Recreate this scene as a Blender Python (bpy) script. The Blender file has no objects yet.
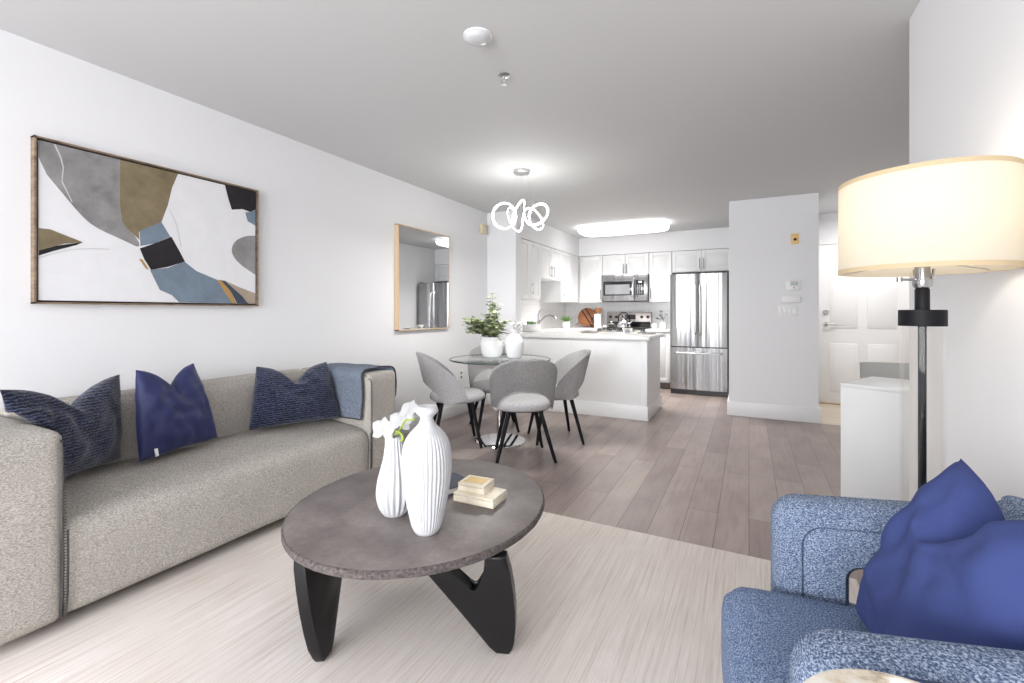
import bpy, bmesh, math, random
from mathutils import Vector, Matrix, noise
S = bpy.context.scene
C = S.collection
PI = math.pi
random.seed(7)

# ------------------------------------------------------------------ camera, world, big lights, exposure
cam_d = bpy.data.cameras.new('camera')
cam = bpy.data.objects.new('camera', cam_d)
C.objects.link(cam)
cam.location = (0, 0, 1.184)
cam.rotation_euler = (PI / 2, 0, math.atan(237 / 460))
cam_d.sensor_width = 36.0
cam_d.lens = 36.0 * 460 / 1024
cam_d.shift_y = -(341.5 - 312) / 1024
cam_d.clip_start = 0.02
S.camera = cam

S.view_settings.view_transform = 'Standard'
S.view_settings.look = 'None'
S.view_settings.gamma = 1.0
S.view_settings.use_curve_mapping = False
S.view_settings.exposure = 0.34

world = bpy.data.worlds.new('daylight')
S.world = world
world.use_nodes = True
wn = world.node_tree.nodes
wn['Background'].inputs['Color'].default_value = (0.80, 0.88, 1.0, 1)
wn['Background'].inputs['Strength'].default_value = 2.0


def area_light(name, loc, rot, sx, sy, energy, color=(1, 1, 1)):
    l = bpy.data.lights.new(name, 'AREA')
    l.shape = 'RECTANGLE'; l.size = sx; l.size_y = sy; l.energy = energy; l.color = color
    o = bpy.data.objects.new(name, l); C.objects.link(o)
    o.location = loc; o.rotation_euler = rot
    return o


# daylight through the balcony window behind the camera
area_light('window_daylight', (-1.2, -3.50, 1.35), (PI / 2 - .42, 0, 0), 3.2, 1.9, 225, (0.95, 0.97, 1.0))
H = 2.455          # ceiling height


# ------------------------------------------------------------------ materials
def mat(name, color=(0.8, 0.8, 0.8), rough=0.6, metal=0.0, spec=0.5, emit=None, estr=0.0):
    m = bpy.data.materials.new(name); m.use_nodes = True
    b = m.node_tree.nodes['Principled BSDF']
    b.inputs['Base Color'].default_value = (*color, 1)
    b.inputs['Roughness'].default_value = rough
    b.inputs['Metallic'].default_value = metal
    b.inputs['Specular IOR Level'].default_value = spec
    if emit:
        b.inputs['Emission Color'].default_value = (*emit, 1)
        b.inputs['Emission Strength'].default_value = estr
    return m


def nodes(m):
    return m.node_tree.nodes, m.node_tree.links, m.node_tree.nodes['Principled BSDF']


def coord(m, scale=(1, 1, 1), rot=(0, 0, 0), kind='Object'):
    n, l, b = nodes(m)
    tc = n.new('ShaderNodeTexCoord'); mp = n.new('ShaderNodeMapping')
    mp.inputs['Scale'].default_value = scale
    mp.inputs['Rotation'].default_value = rot
    l.new(tc.outputs[kind], mp.inputs['Vector'])
    return mp.outputs['Vector']


def noise_tex(m, vec, scale, detail=3, rough=0.5):
    n, l, b = nodes(m)
    t = n.new('ShaderNodeTexNoise')
    t.inputs['Scale'].default_value = scale; t.inputs['Detail'].default_value = detail
    t.inputs['Roughness'].default_value = rough
    l.new(vec, t.inputs['Vector'])
    return t.outputs['Fac']


def ramp(m, fac, stops, interp='LINEAR'):
    n, l, b = nodes(m)
    r = n.new('ShaderNodeValToRGB'); r.color_ramp.interpolation = interp
    e = r.color_ramp.elements
    while len(e) < len(stops):
        e.new(0.5)
    for el, (p, c) in zip(e, stops):
        el.position = p; el.color = (*c, 1)
    l.new(fac, r.inputs['Fac'])
    return r.outputs['Color']


def mix(m, fac, a, b_, mode='MIX'):
    n, l, b = nodes(m)
    x = n.new('ShaderNodeMix'); x.data_type = 'RGBA'; x.blend_type = mode
    if isinstance(fac, (int, float)):
        x.inputs[0].default_value = fac
    else:
        l.new(fac, x.inputs[0])
    for i, v in ((6, a), (7, b_)):
        if isinstance(v, tuple):
            x.inputs[i].default_value = (*v, 1)
        else:
            l.new(v, x.inputs[i])
    return x.outputs[2]


def bump(m, height, strength=0.3, dist=0.01):
    n, l, b = nodes(m)
    bp = n.new('ShaderNodeBump')
    bp.inputs['Strength'].default_value = strength; bp.inputs['Distance'].default_value = dist
    l.new(height, bp.inputs['Height'])
    l.new(bp.outputs['Normal'], b.inputs['Normal'])


def setcol(m, out):
    n, l, b = nodes(m)
    l.new(out, b.inputs['Base Color'])


def lin(r, g, b):
    f = lambda c: ((c / 255 + 0.055) / 1.055) ** 2.4 if c > 10 else c / 255 / 12.92
    return (f(r), f(g), f(b))


def plaster(name, c):
    m = mat(name, c, 0.75, spec=0.25)
    v = coord(m)
    bump(m, noise_tex(m, v, 260, 2), 0.03, 0.004)
    return m


M = {}
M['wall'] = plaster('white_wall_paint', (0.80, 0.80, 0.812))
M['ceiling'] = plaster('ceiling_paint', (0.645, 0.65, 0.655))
M['trim'] = mat('white_trim_paint', (0.82, 0.82, 0.825), 0.4)
M['cabinet'] = mat('white_cabinet_lacquer', (0.79, 0.79, 0.79), 0.35)
M['door'] = mat('white_door_paint', (0.86, 0.85, 0.845), 0.45)

# floor planks
m = mat('taupe_oak_planks', rough=0.3, spec=0.45); M['floor'] = m
n, l, b = nodes(m)
v = coord(m, rot=(0, 0, PI / 2))
br = n.new('ShaderNodeTexBrick')
br.offset = 0.37; br.offset_frequency = 2
br.inputs['Scale'].default_value = 1.0
br.inputs['Brick Width'].default_value = 1.25
br.inputs['Row Height'].default_value = 0.163
br.inputs['Mortar Size'].default_value = 0.0016
br.inputs['Mortar Smooth'].default_value = 0.1
br.inputs['Color1'].default_value = (0, 0, 0, 1); br.inputs['Color2'].default_value = (1, 1, 1, 1)
br.inputs['Mortar'].default_value = (0.5, 0.5, 0.5, 1)
l.new(v, br.inputs['Vector'])
tone = ramp(m, br.outputs['Color'], [(0.0, lin(145, 130, 125)), (0.5, lin(157, 142, 136)), (1.0, lin(167, 152, 145))])
gr = noise_tex(m, coord(m, (16, 1.3, 1)), 2.2, 6, 0.62)
grain = ramp(m, gr, [(0.28, (0.72, 0.70, 0.70)), (0.5, (0.97, 0.97, 0.97)), (0.75, (1.08, 1.06, 1.05))])
cl = noise_tex(m, coord(m, (2.6, 1.1, 1)), 2.4, 3)
cloud = ramp(m, cl, [(0.3, (0.86, 0.84, 0.84)), (0.6, (1.03, 1.03, 1.03))])
c0 = mix(m, 0.8, tone, grain, 'MULTIPLY')
c1 = mix(m, 0.9, c0, cloud, 'MULTIPLY')
c2 = mix(m, br.outputs['Fac'], c1, lin(84, 74, 72))
setcol(m, c2)
rr = n.new('ShaderNodeMapRange'); rr.inputs['To Min'].default_value = 0.26; rr.inputs['To Max'].default_value = 0.42
l.new(gr, rr.inputs['Value']); l.new(rr.outputs['Result'], b.inputs['Roughness'])
bump(m, gr, 0.05, 0.003)

# entry tile
m = mat('beige_entry_tile', rough=0.3); M['tile'] = m
n, l, b = nodes(m)
br = n.new('ShaderNodeTexBrick'); br.offset = 0.0
br.inputs['Scale'].default_value = 1.0
br.inputs['Brick Width'].default_value = 0.33; br.inputs['Row Height'].default_value = 0.33
br.inputs['Mortar Size'].default_value = 0.004
br.inputs['Color1'].default_value = (*lin(222, 208, 190), 1); br.inputs['Color2'].default_value = (*lin(214, 199, 181), 1)
br.inputs['Mortar'].default_value = (*lin(170, 155, 140), 1)
l.new(coord(m, rot=(0, 0, 0.05)), br.inputs['Vector']); setcol(m, br.outputs['Color'])

# rug
m = mat('cream_rug_pile', rough=0.95, spec=0.1); M['rug'] = m
v1 = noise_tex(m, coord(m, (120, 2.2, 1)), 1.0, 4, 0.6)
v2 = noise_tex(m, coord(m, (260, 5, 1)), 1.0, 2, 0.6)
v3 = noise_tex(m, coord(m), 2.6, 3)
a = ramp(m, v1, [(0.30, lin(210, 199, 190)), (0.47, lin(227, 219, 212)), (0.7, lin(237, 231, 226))])
bb = ramp(m, v2, [(0.3, (0.90, 0.89, 0.885)), (0.55, (1.0, 1.0, 1.0))])
cc = ramp(m, v3, [(0.3, (0.94, 0.92, 0.91)), (0.65, (1.02, 1.02, 1.03))])
setcol(m, mix(m, 1.0, mix(m, 0.8, a, bb, 'MULTIPLY'), cc, 'MULTIPLY'))
bump(m, v2, 0.5, 0.004)


def fabric(name, dark, midc, light, scale=220, sx=(1, 1, 1), rough=0.95, bs=0.5, rot=(0, 0, 0), big=0.12):
    m = mat(name, rough=rough, spec=0.15)
    t1 = noise_tex(m, coord(m, sx, rot), scale, 2, 0.7)
    t2 = noise_tex(m, coord(m, (sx[1], sx[0], sx[2]), rot), scale * 0.8, 2, 0.7)
    c = ramp(m, t1, [(0.36, dark), (0.5, midc), (0.64, light)])
    c2 = ramp(m, t2, [(0.4, (0.8, 0.8, 0.8)), (0.6, (1.1, 1.1, 1.1))])
    t3 = noise_tex(m, coord(m), 6, 3)
    c3 = ramp(m, t3, [(0.3, (1 - big,) * 3), (0.7, (1 + big * .5,) * 3)])
    setcol(m, mix(m, 1.0, mix(m, 0.7, c, c2, 'MULTIPLY'), c3, 'MULTIPLY'))
    bump(m, t1, bs, 0.0008)
    return m


M['sofa'] = fabric('oatmeal_boucle', lin(148, 143, 136), lin(177, 172, 165), lin(204, 199, 191), 260, (1, 0.5, 1.5), bs=0.35, big=0.06)
M['thread'] = mat('charcoal_thread', lin(74, 72, 72), 0.9)
M['tweed'] = fabric('blue_tweed', lin(62, 76, 104), lin(110, 126, 153), lin(180, 192, 209), 260, (1, 1, 1.7), bs=0.8, rot=(0.5, 0.6, 0.4), big=0.06)
M['tweed_seat'] = fabric('blue_tweed_flat', lin(66, 82, 112), lin(104, 122, 153), lin(158, 173, 197), 300, (1, 1, 1), bs=0.5, big=0.08)
M['piping'] = mat('dark_blue_piping', lin(58, 70, 98), 0.9)
M['throw'] = fabric('slate_blue_throw_knit', lin(112, 124, 146), lin(160, 172, 192), lin(202, 211, 224), 190, (1.4, .8, 1), rot=(0.6, 0.3, 0.5))
M['chair_grey'] = fabric('grey_chair_felt', lin(148, 146, 147), lin(180, 178, 179), lin(204, 202, 203), 240, bs=0.2, big=0.06)
M['navy'] = mat('navy_cotton_velvet', lin(44, 49, 88), 0.5, spec=0.25)
nn, ll, b = nodes(M['navy']); b.inputs['Sheen Weight'].default_value = 0.35
b.inputs['Sheen Tint'].default_value = (*lin(120, 128, 170), 1)
bump(M['navy'], noise_tex(M['navy'], coord(M['navy'], (9, 9, 9)), 1.2, 3), 0.35, 0.02)
M['navy_soft'] = mat('blue_cotton', lin(60, 71, 120), 0.85, spec=0.15)
bump(M['navy_soft'], noise_tex(M['navy_soft'], coord(M['navy_soft'], (7, 7, 7)), 1.2, 3), 0.35, 0.025)

# ribbed navy chenille
m = mat('navy_ribbed_chenille', rough=0.8, spec=0.2); M['chenille'] = m
n, l, b = nodes(m)
wv = n.new('ShaderNodeTexWave'); wv.bands_direction = 'Y'; wv.inputs['Scale'].default_value = 24
wv.inputs['Distortion'].default_value = 5.0; wv.inputs['Detail'].default_value = 3; wv.inputs['Detail Scale'].default_value = 3.0
l.new(coord(m), wv.inputs['Vector'])
ns = noise_tex(m, coord(m, (1, 1.4, 1)), 110, 3, 0.75)
mx = mix(m, 0.62, wv.outputs['Color'], ns, 'MIX')
setcol(m, ramp(m, mx, [(0.32, lin(12, 15, 30)), (0.56, lin(29, 34, 60)), (0.78, lin(92, 102, 134))]))
bump(m, mx, 0.8, 0.008)
b.inputs['Sheen Weight'].default_value = 0.3

# coffee table stone
m = mat('taupe_slate_top', rough=0.42, spec=0.4); M['slate_top'] = m
t1 = noise_tex(m, coord(m), 5, 6, 0.65); t2 = noise_tex(m, coord(m), 60, 3, 0.7)
c = ramp(m, t1, [(0.3, lin(96, 88, 86)), (0.5, lin(118, 109, 107)), (0.72, lin(138, 129, 126))])
c2 = ramp(m, t2, [(0.3, (0.82, 0.82, 0.82)), (0.6, (1.04, 1.04, 1.04))])
setcol(m, mix(m, 0.7, c, c2, 'MULTIPLY')); bump(m, t2, 0.12, 0.002)
M['slate_edge'] = mat('rough_slate_edge', rough=0.9)
t1 = noise_tex(M['slate_edge'], coord(M['slate_edge']), 90, 4, 0.7)
setcol(M['slate_edge'], ramp(M['slate_edge'], t1, [(0.3, lin(48, 44, 44)), (0.7, lin(120, 110, 108))]))
bump(M['slate_edge'], t1, 1.0, 0.006)

m = mat('black_lacquered_wood', (0.006, 0.006, 0.007), 0.3, spec=0.35); M['black_wood'] = m
bump(m, noise_tex(m, coord(m, (6, 6, 40)), 3, 3), 0.05, 0.003)
M['black_metal'] = mat('black_powder_coat', (0.006, 0.006, 0.008), 0.55, spec=0.2)
M['chrome'] = mat('polished_chrome', (0.82, 0.82, 0.83), 0.08, 1.0)
M['nickel'] = mat('brushed_nickel', (0.62, 0.62, 0.62), 0.3, 1.0)
M['handle'] = mat('satin_handle_steel', (0.30, 0.30, 0.31), 0.35, 1.0)
m = mat('stainless_steel', (0.36, 0.36, 0.365), 0.27, 1.0); M['steel'] = m
n, l, b = nodes(m)
b.inputs['Anisotropic'].default_value = 0.6
sn = noise_tex(m, coord(m, (3.6, 3.6, 0.08)), 2.2, 2)
bump(m, sn, 0.55, 0.06)
M['steel_dark'] = mat('dark_appliance_side', (0.02, 0.02, 0.022), 0.4)
M['black_glass'] = mat('black_glass', (0.012, 0.012, 0.014), 0.06, spec=0.6)
M['window_mesh'] = mat('microwave_window', (0.20, 0.20, 0.21), 0.12, spec=0.6)
M['mirror'] = mat('mirror_silver', (0.66, 0.67, 0.68), 0.0, 1.0)
M['oak'] = mat('pale_oak_frame', lin(214, 184, 148), 0.5)
m = mat('walnut_frame', rough=0.5); M['walnut'] = m
setcol(m, ramp(m, noise_tex(m, coord(m, (8, 8, 30)), 2, 3), [(0.3, lin(104, 86, 70)), (0.7, lin(150, 130, 108))]))
M['canvas_line'] = mat('dark_shadow_gap', (0.02, 0.018, 0.016), 0.8)


def paint(name, c, d=0.12):
    m = mat(name, c, 0.8, spec=0.2)
    t = noise_tex(m, coord(m, (1, 1, 1)), 9, 5, 0.65)
    setcol(m, ramp(m, t, [(0.3, tuple(x * (1 - d) for x in c)), (0.7, tuple(min(1, x * (1 + d)) for x in c))]))
    return m


ART = {'white': paint('art_white', lin(226, 226, 228), 0.03), 'grey': paint('art_grey', lin(140, 138, 138), 0.25),
       'olive': paint('art_olive', lin(128, 116, 92), 0.2), 'slate': paint('art_slate', lin(118, 132, 146), 0.15),
       'black': paint('art_black', lin(44, 42, 44), 0.25), 'ochre': paint('art_ochre', lin(178, 142, 88), 0.1),
       'ink': paint('art_ink', lin(70, 78, 92), 0.1), 'tan': paint('art_tan', lin(170, 156, 140), 0.1),
       'line': paint('art_line', lin(200, 198, 198), 0.02), 'pencil': paint('art_pencil', lin(196, 196, 198), 0.02)}
M['quartz'] = mat('white_quartz', (0.80, 0.785, 0.775), 0.2)
m = M['quartz']; setcol(m, ramp(m, noise_tex(m, coord(m), 60, 4), [(0.3, (0.74, 0.73, 0.72)), (0.6, (0.84, 0.83, 0.82))]))
m = mat('white_subway_tile', rough=0.12); M['subway'] = m
n, l, b = nodes(m)
br = n.new('ShaderNodeTexBrick'); br.inputs['Scale'].default_value = 1
br.inputs['Brick Width'].default_value = 0.2; br.inputs['Row Height'].default_value = 0.1
br.inputs['Mortar Size'].default_value = 0.002
br.inputs['Color1'].default_value = (0.80, 0.80, 0.80, 1); br.inputs['Color2'].default_value = (0.78, 0.78, 0.785, 1)
br.inputs['Mortar'].default_value = (0.62, 0.62, 0.62, 1)
l.new(coord(m, rot=(PI / 2, 0, 0)), br.inputs['Vector']); setcol(m, br.outputs['Color'])
m = mat('white_ceramic', (0.60, 0.605, 0.62), 0.4, spec=0.4); M['ceramic'] = m
M['gloss_white'] = mat('glossy_white_ceramic', (0.86, 0.86, 0.86), 0.15)
M['petal'] = mat('white_petal', (0.76, 0.76, 0.76), 0.6)
M['petal'].node_tree.nodes['Principled BSDF'].inputs['Subsurface Weight'].default_value = 0.2
M['petal'].node_tree.nodes['Principled BSDF'].inputs['Subsurface Radius'].default_value = (0.004, 0.004, 0.004)
M['stem'] = mat('lime_green_stem', lin(150, 172, 60), 0.5)
m = mat('eucalyptus_leaf', rough=0.6); M['leaf'] = m
setcol(m, ramp(m, noise_tex(m, coord(m), 22, 1), [(0.36, lin(104, 120, 80)), (0.5, lin(158, 172, 128)), (0.62, lin(212, 220, 186))]))
M['leaf_fresh'] = mat('fresh_green_leaf', lin(96, 136, 62), 0.5)
M['twig'] = mat('brown_twig', lin(112, 96, 74), 0.7)
M['soil'] = mat('dark_soil', (0.05, 0.035, 0.025), 0.95)
M['cream_box'] = mat('cream_bone_inlay', lin(240, 226, 198), 0.45)
m = M['cream_box']; setcol(m, ramp(m, noise_tex(m, coord(m, (30, 30, 120)), 1.2, 2), [(0.35, lin(242, 228, 200)), (0.6, lin(250, 241, 222))]))
M['gold'] = mat('gilded_inlay', lin(216, 186, 122), 0.45, 0.3)
m = mat('banded_acacia', rough=0.45); M['acacia'] = m
setcol(m, ramp(m, noise_tex(m, coord(m, (4, 30, 30)), 1.5, 3), [(0.3, lin(126, 74, 44)), (0.7, lin(186, 124, 82))]))
M['dark_band'] = mat('ebony_band', lin(32, 24, 22), 0.5)
M['walnut_tool'] = mat('wooden_utensil', lin(150, 104, 66), 0.6)
M['grey_board'] = mat('grey_stone_board', lin(120, 114, 110), 0.5)
M['panel'] = mat('warm_steel_panel', (0.42, 0.38, 0.36), 0.35, 0.6)
M['dome'] = mat('pale_grey_dome', (0.62, 0.64, 0.66), 0.12)
M['faucet'] = mat('faucet_steel', (0.42, 0.42, 0.43), 0.22, 1.0)
M['plastic'] = mat('white_plastic', (0.84, 0.84, 0.83), 0.4)
M['beige_plastic'] = mat('beige_plastic', lin(218, 206, 178), 0.5)
M['yellow_plate'] = mat('amber_plate', lin(236, 198, 132), 0.5)
M['lcd'] = mat('grey_lcd', lin(176, 186, 190), 0.3)
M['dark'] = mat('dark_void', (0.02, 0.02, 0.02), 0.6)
M['desk_white'] = mat('white_laminate', (0.78, 0.79, 0.79), 0.4)
M['leather'] = mat('light_grey_leather', lin(226, 226, 224), 0.5)
m = mat('cream_marble', rough=0.12); M['marble'] = m
t = noise_tex(m, coord(m, (1, 1.6, 1)), 9, 6, 0.7)
setcol(m, ramp(m, t, [(0.34, lin(150, 128, 100)), (0.44, lin(226, 212, 188)), (0.55, lin(244, 240, 232)), (0.68, lin(238, 228, 208)), (0.75, lin(200, 196, 200))]))
M['brass'] = mat('brushed_brass', lin(200, 164, 104), 0.3, 1.0)
M['frost'] = mat('lit_white_diffuser', (0.9, 0.9, 0.9), 0.5, emit=(1, 0.99, 0.97), estr=3.2)
M['led'] = mat('lit_led_strip', (0.9, 0.9, 0.9), 0.5, emit=(1, 0.985, 0.95), estr=6.0)
M['bulb'] = mat('lit_warm_bulb', (0.9, 0.9, 0.9), 0.5, emit=(1, 0.84, 0.6), estr=5.0)
M['book_blue'] = mat('navy_book_cover', lin(44, 52, 74), 0.6)
M['paper'] = mat('white_pages', lin(226, 226, 224), 0.8)


def clear_glass(name, tint=(0.97, 0.98, 0.98), base=0.035, gloss=1.0):
    m = bpy.data.materials.new(name); m.use_nodes = True
    nt = m.node_tree; nt.nodes.remove(nt.nodes['Principled BSDF'])
    tr = nt.nodes.new('ShaderNodeBsdfTransparent'); tr.inputs['Color'].default_value = (*tint, 1)
    gl = nt.nodes.new('ShaderNodeBsdfGlossy'); gl.inputs['Roughness'].default_value = 0.02
    gl.inputs['Color'].default_value = (gloss, gloss, gloss, 1)
    lw = nt.nodes.new('ShaderNodeLayerWeight'); lw.inputs['Blend'].default_value = 0.5
    pw = nt.nodes.new('ShaderNodeMath'); pw.operation = 'POWER'; pw.inputs[1].default_value = 4.0
    fr = nt.nodes.new('ShaderNodeMath'); fr.operation = 'MULTIPLY_ADD'; fr.inputs[1].default_value = 0.55; fr.inputs[2].default_value = base
    nt.links.new(lw.outputs['Facing'], pw.inputs[0]); nt.links.new(pw.outputs[0], fr.inputs[0])
    mx = nt.nodes.new('ShaderNodeMixShader')
    nt.links.new(fr.outputs[0], mx.inputs['Fac'])
    nt.links.new(tr.outputs[0], mx.inputs[1]); nt.links.new(gl.outputs[0], mx.inputs[2])
    nt.links.new(mx.outputs[0], nt.nodes['Material Output'].inputs['Surface'])
    return m


M['glass'] = clear_glass('clear_glass', (0.985, 0.98, 0.97), base=0.010)
M['table_glass'] = clear_glass('clear_table_glass', (0.93, 0.95, 0.945))
M['glass_edge'] = mat('green_glass_edge', (0.05, 0.07, 0.068), 0.15)
M['acrylic_edge'] = mat('milky_glass_rim', lin(232, 222, 206), 0.3)

# lamp shade linen: diffuse + translucent
m = bpy.data.materials.new('ivory_linen_shade'); m.use_nodes = True; M['shade'] = m
nt = m.node_tree; nt.nodes.remove(nt.nodes['Principled BSDF'])
df = nt.nodes.new('ShaderNodeBsdfDiffuse'); df.inputs['Color'].default_value = (0.76, 0.71, 0.62, 1)
tl = nt.nodes.new('ShaderNodeBsdfTranslucent'); tl.inputs['Color'].default_value = (0.56, 0.51, 0.42, 1)
mx = nt.nodes.new('ShaderNodeMixShader'); mx.inputs['Fac'].default_value = 0.5
nt.links.new(df.outputs[0], mx.inputs[1]); nt.links.new(tl.outputs[0], mx.inputs[2])
nt.links.new(mx.outputs[0], nt.nodes['Material Output'].inputs['Surface'])
M['shade_trim'] = mat('cream_trim_band', lin(196, 176, 142), 0.8)


# ------------------------------------------------------------------ mesh helpers
def B():
    return bmesh.new()


def box(bm, x0, x1, y0, y1, z0, z1, bev=0.0, seg=2, mi=0, mtx=None):
    r = bmesh.ops.create_cube(bm, size=1.0)
    vs = r['verts']
    bmesh.ops.scale(bm, vec=(x1 - x0, y1 - y0, z1 - z0), verts=vs)
    bmesh.ops.translate(bm, vec=((x0 + x1) / 2, (y0 + y1) / 2, (z0 + z1) / 2), verts=vs)
    fs = {f for v in vs for f in v.link_faces}
    if bev > 0:
        es = list({e for v in vs for e in v.link_edges})
        rr = bmesh.ops.bevel(bm, geom=es, offset=bev, segments=seg, profile=0.5, affect='EDGES')
        fs = set(rr['faces']) | {f for f in fs if f.is_valid}
        fs |= {f for v in rr['verts'] for f in v.link_faces}
    for f in fs:
        if f.is_valid: f.material_index = mi
    if mtx is not None:
        vv = list({v for f in fs if f.is_valid for v in f.verts})
        bmesh.ops.transform(bm, matrix=mtx, verts=vv)
    return fs


def lathe(bm, prof, seg=32, c=(0, 0, 0), mod=None, mi=0, cap=True, sx=1.0, sy=1.0):
    rows = []
    for k, (r, z) in enumerate(prof):
        row = []
        for i in range(seg):
            t = 2 * PI * i / seg
            rr = r * (mod(t, z, k / max(1, len(prof) - 1)) if mod else 1.0)
            row.append(bm.verts.new((c[0] + sx * rr * math.cos(t), c[1] + sy * rr * math.sin(t), c[2] + z)))
        rows.append(row)
    for a, b_ in zip(rows, rows[1:]):
        for i in range(seg):
            j = (i + 1) % seg
            bm.faces.new((a[i], a[j], b_[j], b_[i])).material_index = mi
    if cap:
        bm.faces.new(list(reversed(rows[0]))).material_index = mi
        bm.faces.new(rows[-1]).material_index = mi
    return rows


def tube(bm, pts, rad, seg=8, closed=False, mi=0, flat=1.0):
    pts = [Vector(p) for p in pts]
    n_ = len(pts)
    rads = rad if isinstance(rad, (list, tuple)) else [rad] * n_
    tan = []
    for i in range(n_):
        if closed:
            t = pts[(i + 1) % n_] - pts[i - 1]
        else:
            t = pts[min(i + 1, n_ - 1)] - pts[max(i - 1, 0)]
        tan.append(t.normalized())
    up = Vector((0, 0, 1)) if abs(tan[0].z) < 0.9 else Vector((1, 0, 0))
    nrm = (up - tan[0] * up.dot(tan[0])).normalized()
    rows = []
    for i in range(n_):
        nrm = (nrm - tan[i] * nrm.dot(tan[i])).normalized()
        bi = tan[i].cross(nrm)
        rows.append([bm.verts.new(pts[i] + rads[i] * (math.cos(2 * PI * k / seg) * nrm + flat * math.sin(2 * PI * k / seg) * bi)) for k in range(seg)])
    pairs = list(zip(rows, rows[1:])) + ([(rows[-1], rows[0])] if closed else [])
    for a, b_ in pairs:
        for k in range(seg):
            j = (k + 1) % seg
            bm.faces.new((a[k], a[j], b_[j], b_[k])).material_index = mi
    if not closed:
        bm.faces.new(list(reversed(rows[0]))).material_index = mi
        bm.faces.new(rows[-1]).material_index = mi


def prism(bm, poly, mtx, depth, bev=0.0, seg=2, mi=0):
    """poly in local x,z plane, extruded along local y +-depth/2, moved by mtx"""
    f0 = [bm.verts.new((x, -depth / 2, z)) for x, z in poly]
    f1 = [bm.verts.new((x, depth / 2, z)) for x, z in poly]
    n_ = len(poly)
    fs = [bm.faces.new(f0), bm.faces.new(list(reversed(f1)))]
    for i in range(n_):
        j = (i + 1) % n_
        fs.append(bm.faces.new((f0[j], f0[i], f1[i], f1[j])))
    vs = f0 + f1
    if bev:
        es = [e for e in {e for f in fs[:2] for e in f.edges}]
        rr = bmesh.ops.bevel(bm, geom=es, offset=bev, segments=seg, profile=0.5, affect='EDGES')
        vs = list({v for v in bm.verts if v.is_valid and (v in rr['verts'] or v in vs)})
    for f in {f for v in vs if v.is_valid for f in v.link_faces}:
        f.material_index = mi
    bmesh.ops.transform(bm, matrix=mtx, verts=[v for v in vs if v.is_valid])


def grid(bm, nu, nv, fn, closed_u=False, mi=0, flip=False):
    P = [[bm.verts.new(fn(i / (nu if closed_u else nu - 1), j / (nv - 1))) for i in range(nu)] for j in range(nv)]
    for j in range(nv - 1):
        for i in range(nu if closed_u else nu - 1):
            k = (i + 1) % nu
            q = (P[j][i], P[j][k], P[j + 1][k], P[j + 1][i])
            bm.faces.new(tuple(reversed(q)) if flip else q).material_index = mi
    return P


def root_loc(o):
    p = o
    while p is not None and p.parent is not None:
        p = p.parent
    return p.location.copy() if p else Vector((0, 0, 0))


def link(name, bm, mats, parent=None, smooth=38, local=False, origin=None):
    """one mesh object; bm is in world coordinates unless local"""
    bmesh.ops.recalc_face_normals(bm, faces=bm.faces)
    off = None
    if parent is not None and not local:
        off = root_loc(parent)
    elif origin is not None:
        off = Vector(origin)
    if off is not None:
        bmesh.ops.translate(bm, vec=-off, verts=bm.verts)
    me = bpy.data.meshes.new(name)
    bm.to_mesh(me); bm.free()
    for mm in (mats if isinstance(mats, (list, tuple)) else [mats]):
        me.materials.append(mm)
    if smooth:
        me.polygons.foreach_set('use_smooth', [True] * len(me.polygons))
        me.set_sharp_from_angle(angle=math.radians(smooth))
    o = bpy.data.objects.new(name, me); C.objects.link(o)
    if parent is not None:
        o.parent = parent
    elif origin is not None:
        o.location = origin
    return o


def thing(name, label, cat, loc=(0, 0, 0), rz=0, group=None):
    o = bpy.data.objects.new(name, None); C.objects.link(o)
    o.empty_display_size = 0.1
    o.location = loc; o.rotation_euler = (0, 0, rz)
    return tag(o, label, cat, group)


def tag(o, label, cat, group=None):
    o['label'] = label; o['category'] = cat
    if group: o['group'] = group
    return o


def struct(name, bm, m, parent=None, smooth=30, label=None):
    o = link(name, bm, m, parent, smooth)
    if parent is None:
        o['kind'] = 'structure'
    if label: o['label'] = label
    return o


def bx(name, dims, m, parent=None, bev=0.0, seg=2):
    bm = B(); box(bm, *dims, bev=bev, seg=seg)
    return link(name, bm, m, parent)


def dup_tree(o, parent=None):
    c = o.copy(); C.objects.link(c); c.parent = parent
    for ch in list(o.children):
        dup_tree(ch, c)
    return c


# ------------------------------------------------------------------ the room
def sbox(name, dims, m, bev=0.0):
    bm = B(); box(bm, *dims, bev=bev)
    return struct(name, bm, m)


XL, YB, YW = -2.99, -3.56, 7.95
bm = B(); box(bm, XL - .1, 2.3, YB - .1, 5.84, -.12, 0); box(bm, XL - .1, 0.0, 5.84, 8.05, -.12, 0)
struct('floor', bm, M['floor'])
sbox('floor_entry', (0.0, 2.3, 5.84, 8.05, -.12, 0.0), M['tile'])
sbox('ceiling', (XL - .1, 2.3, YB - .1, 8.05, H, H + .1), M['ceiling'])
sbox('wall_left', (XL - .1, XL, YB - .1, 8.05, 0, H), M['wall'])
sbox('wall_kitchen', (XL, -.205, YW, 8.05, 0, H), M['wall'])
sbox('wall_pillar', (XL, -2.58, 5.11, 5.26, 0, H), M['wall'])
sbox('wall_hall', (-.205, .66, 5.85, 8.05, 0, H), M['wall'])
sbox('wall_right', (.62, .74, YB, 2.57, 0, H), M['wall'])
bm = B(); box(bm, .74, 2.2, 2.45, 2.57, 0, H); struct('wall_nook', bm, M['wall'])
sbox('wall_east', (2.2, 2.3, 2.45, 8.05, 0, H), M['wall'])
bm = B(); box(bm, .66, .80, 7.14, 7.3, 0, H); box(bm, 1.74, 2.2, 7.14, 7.3, 0, H); box(bm, .80, 1.74, 7.14, 7.3, 2.075, H)
struct('wall_entry', bm, M['wall'])
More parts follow.
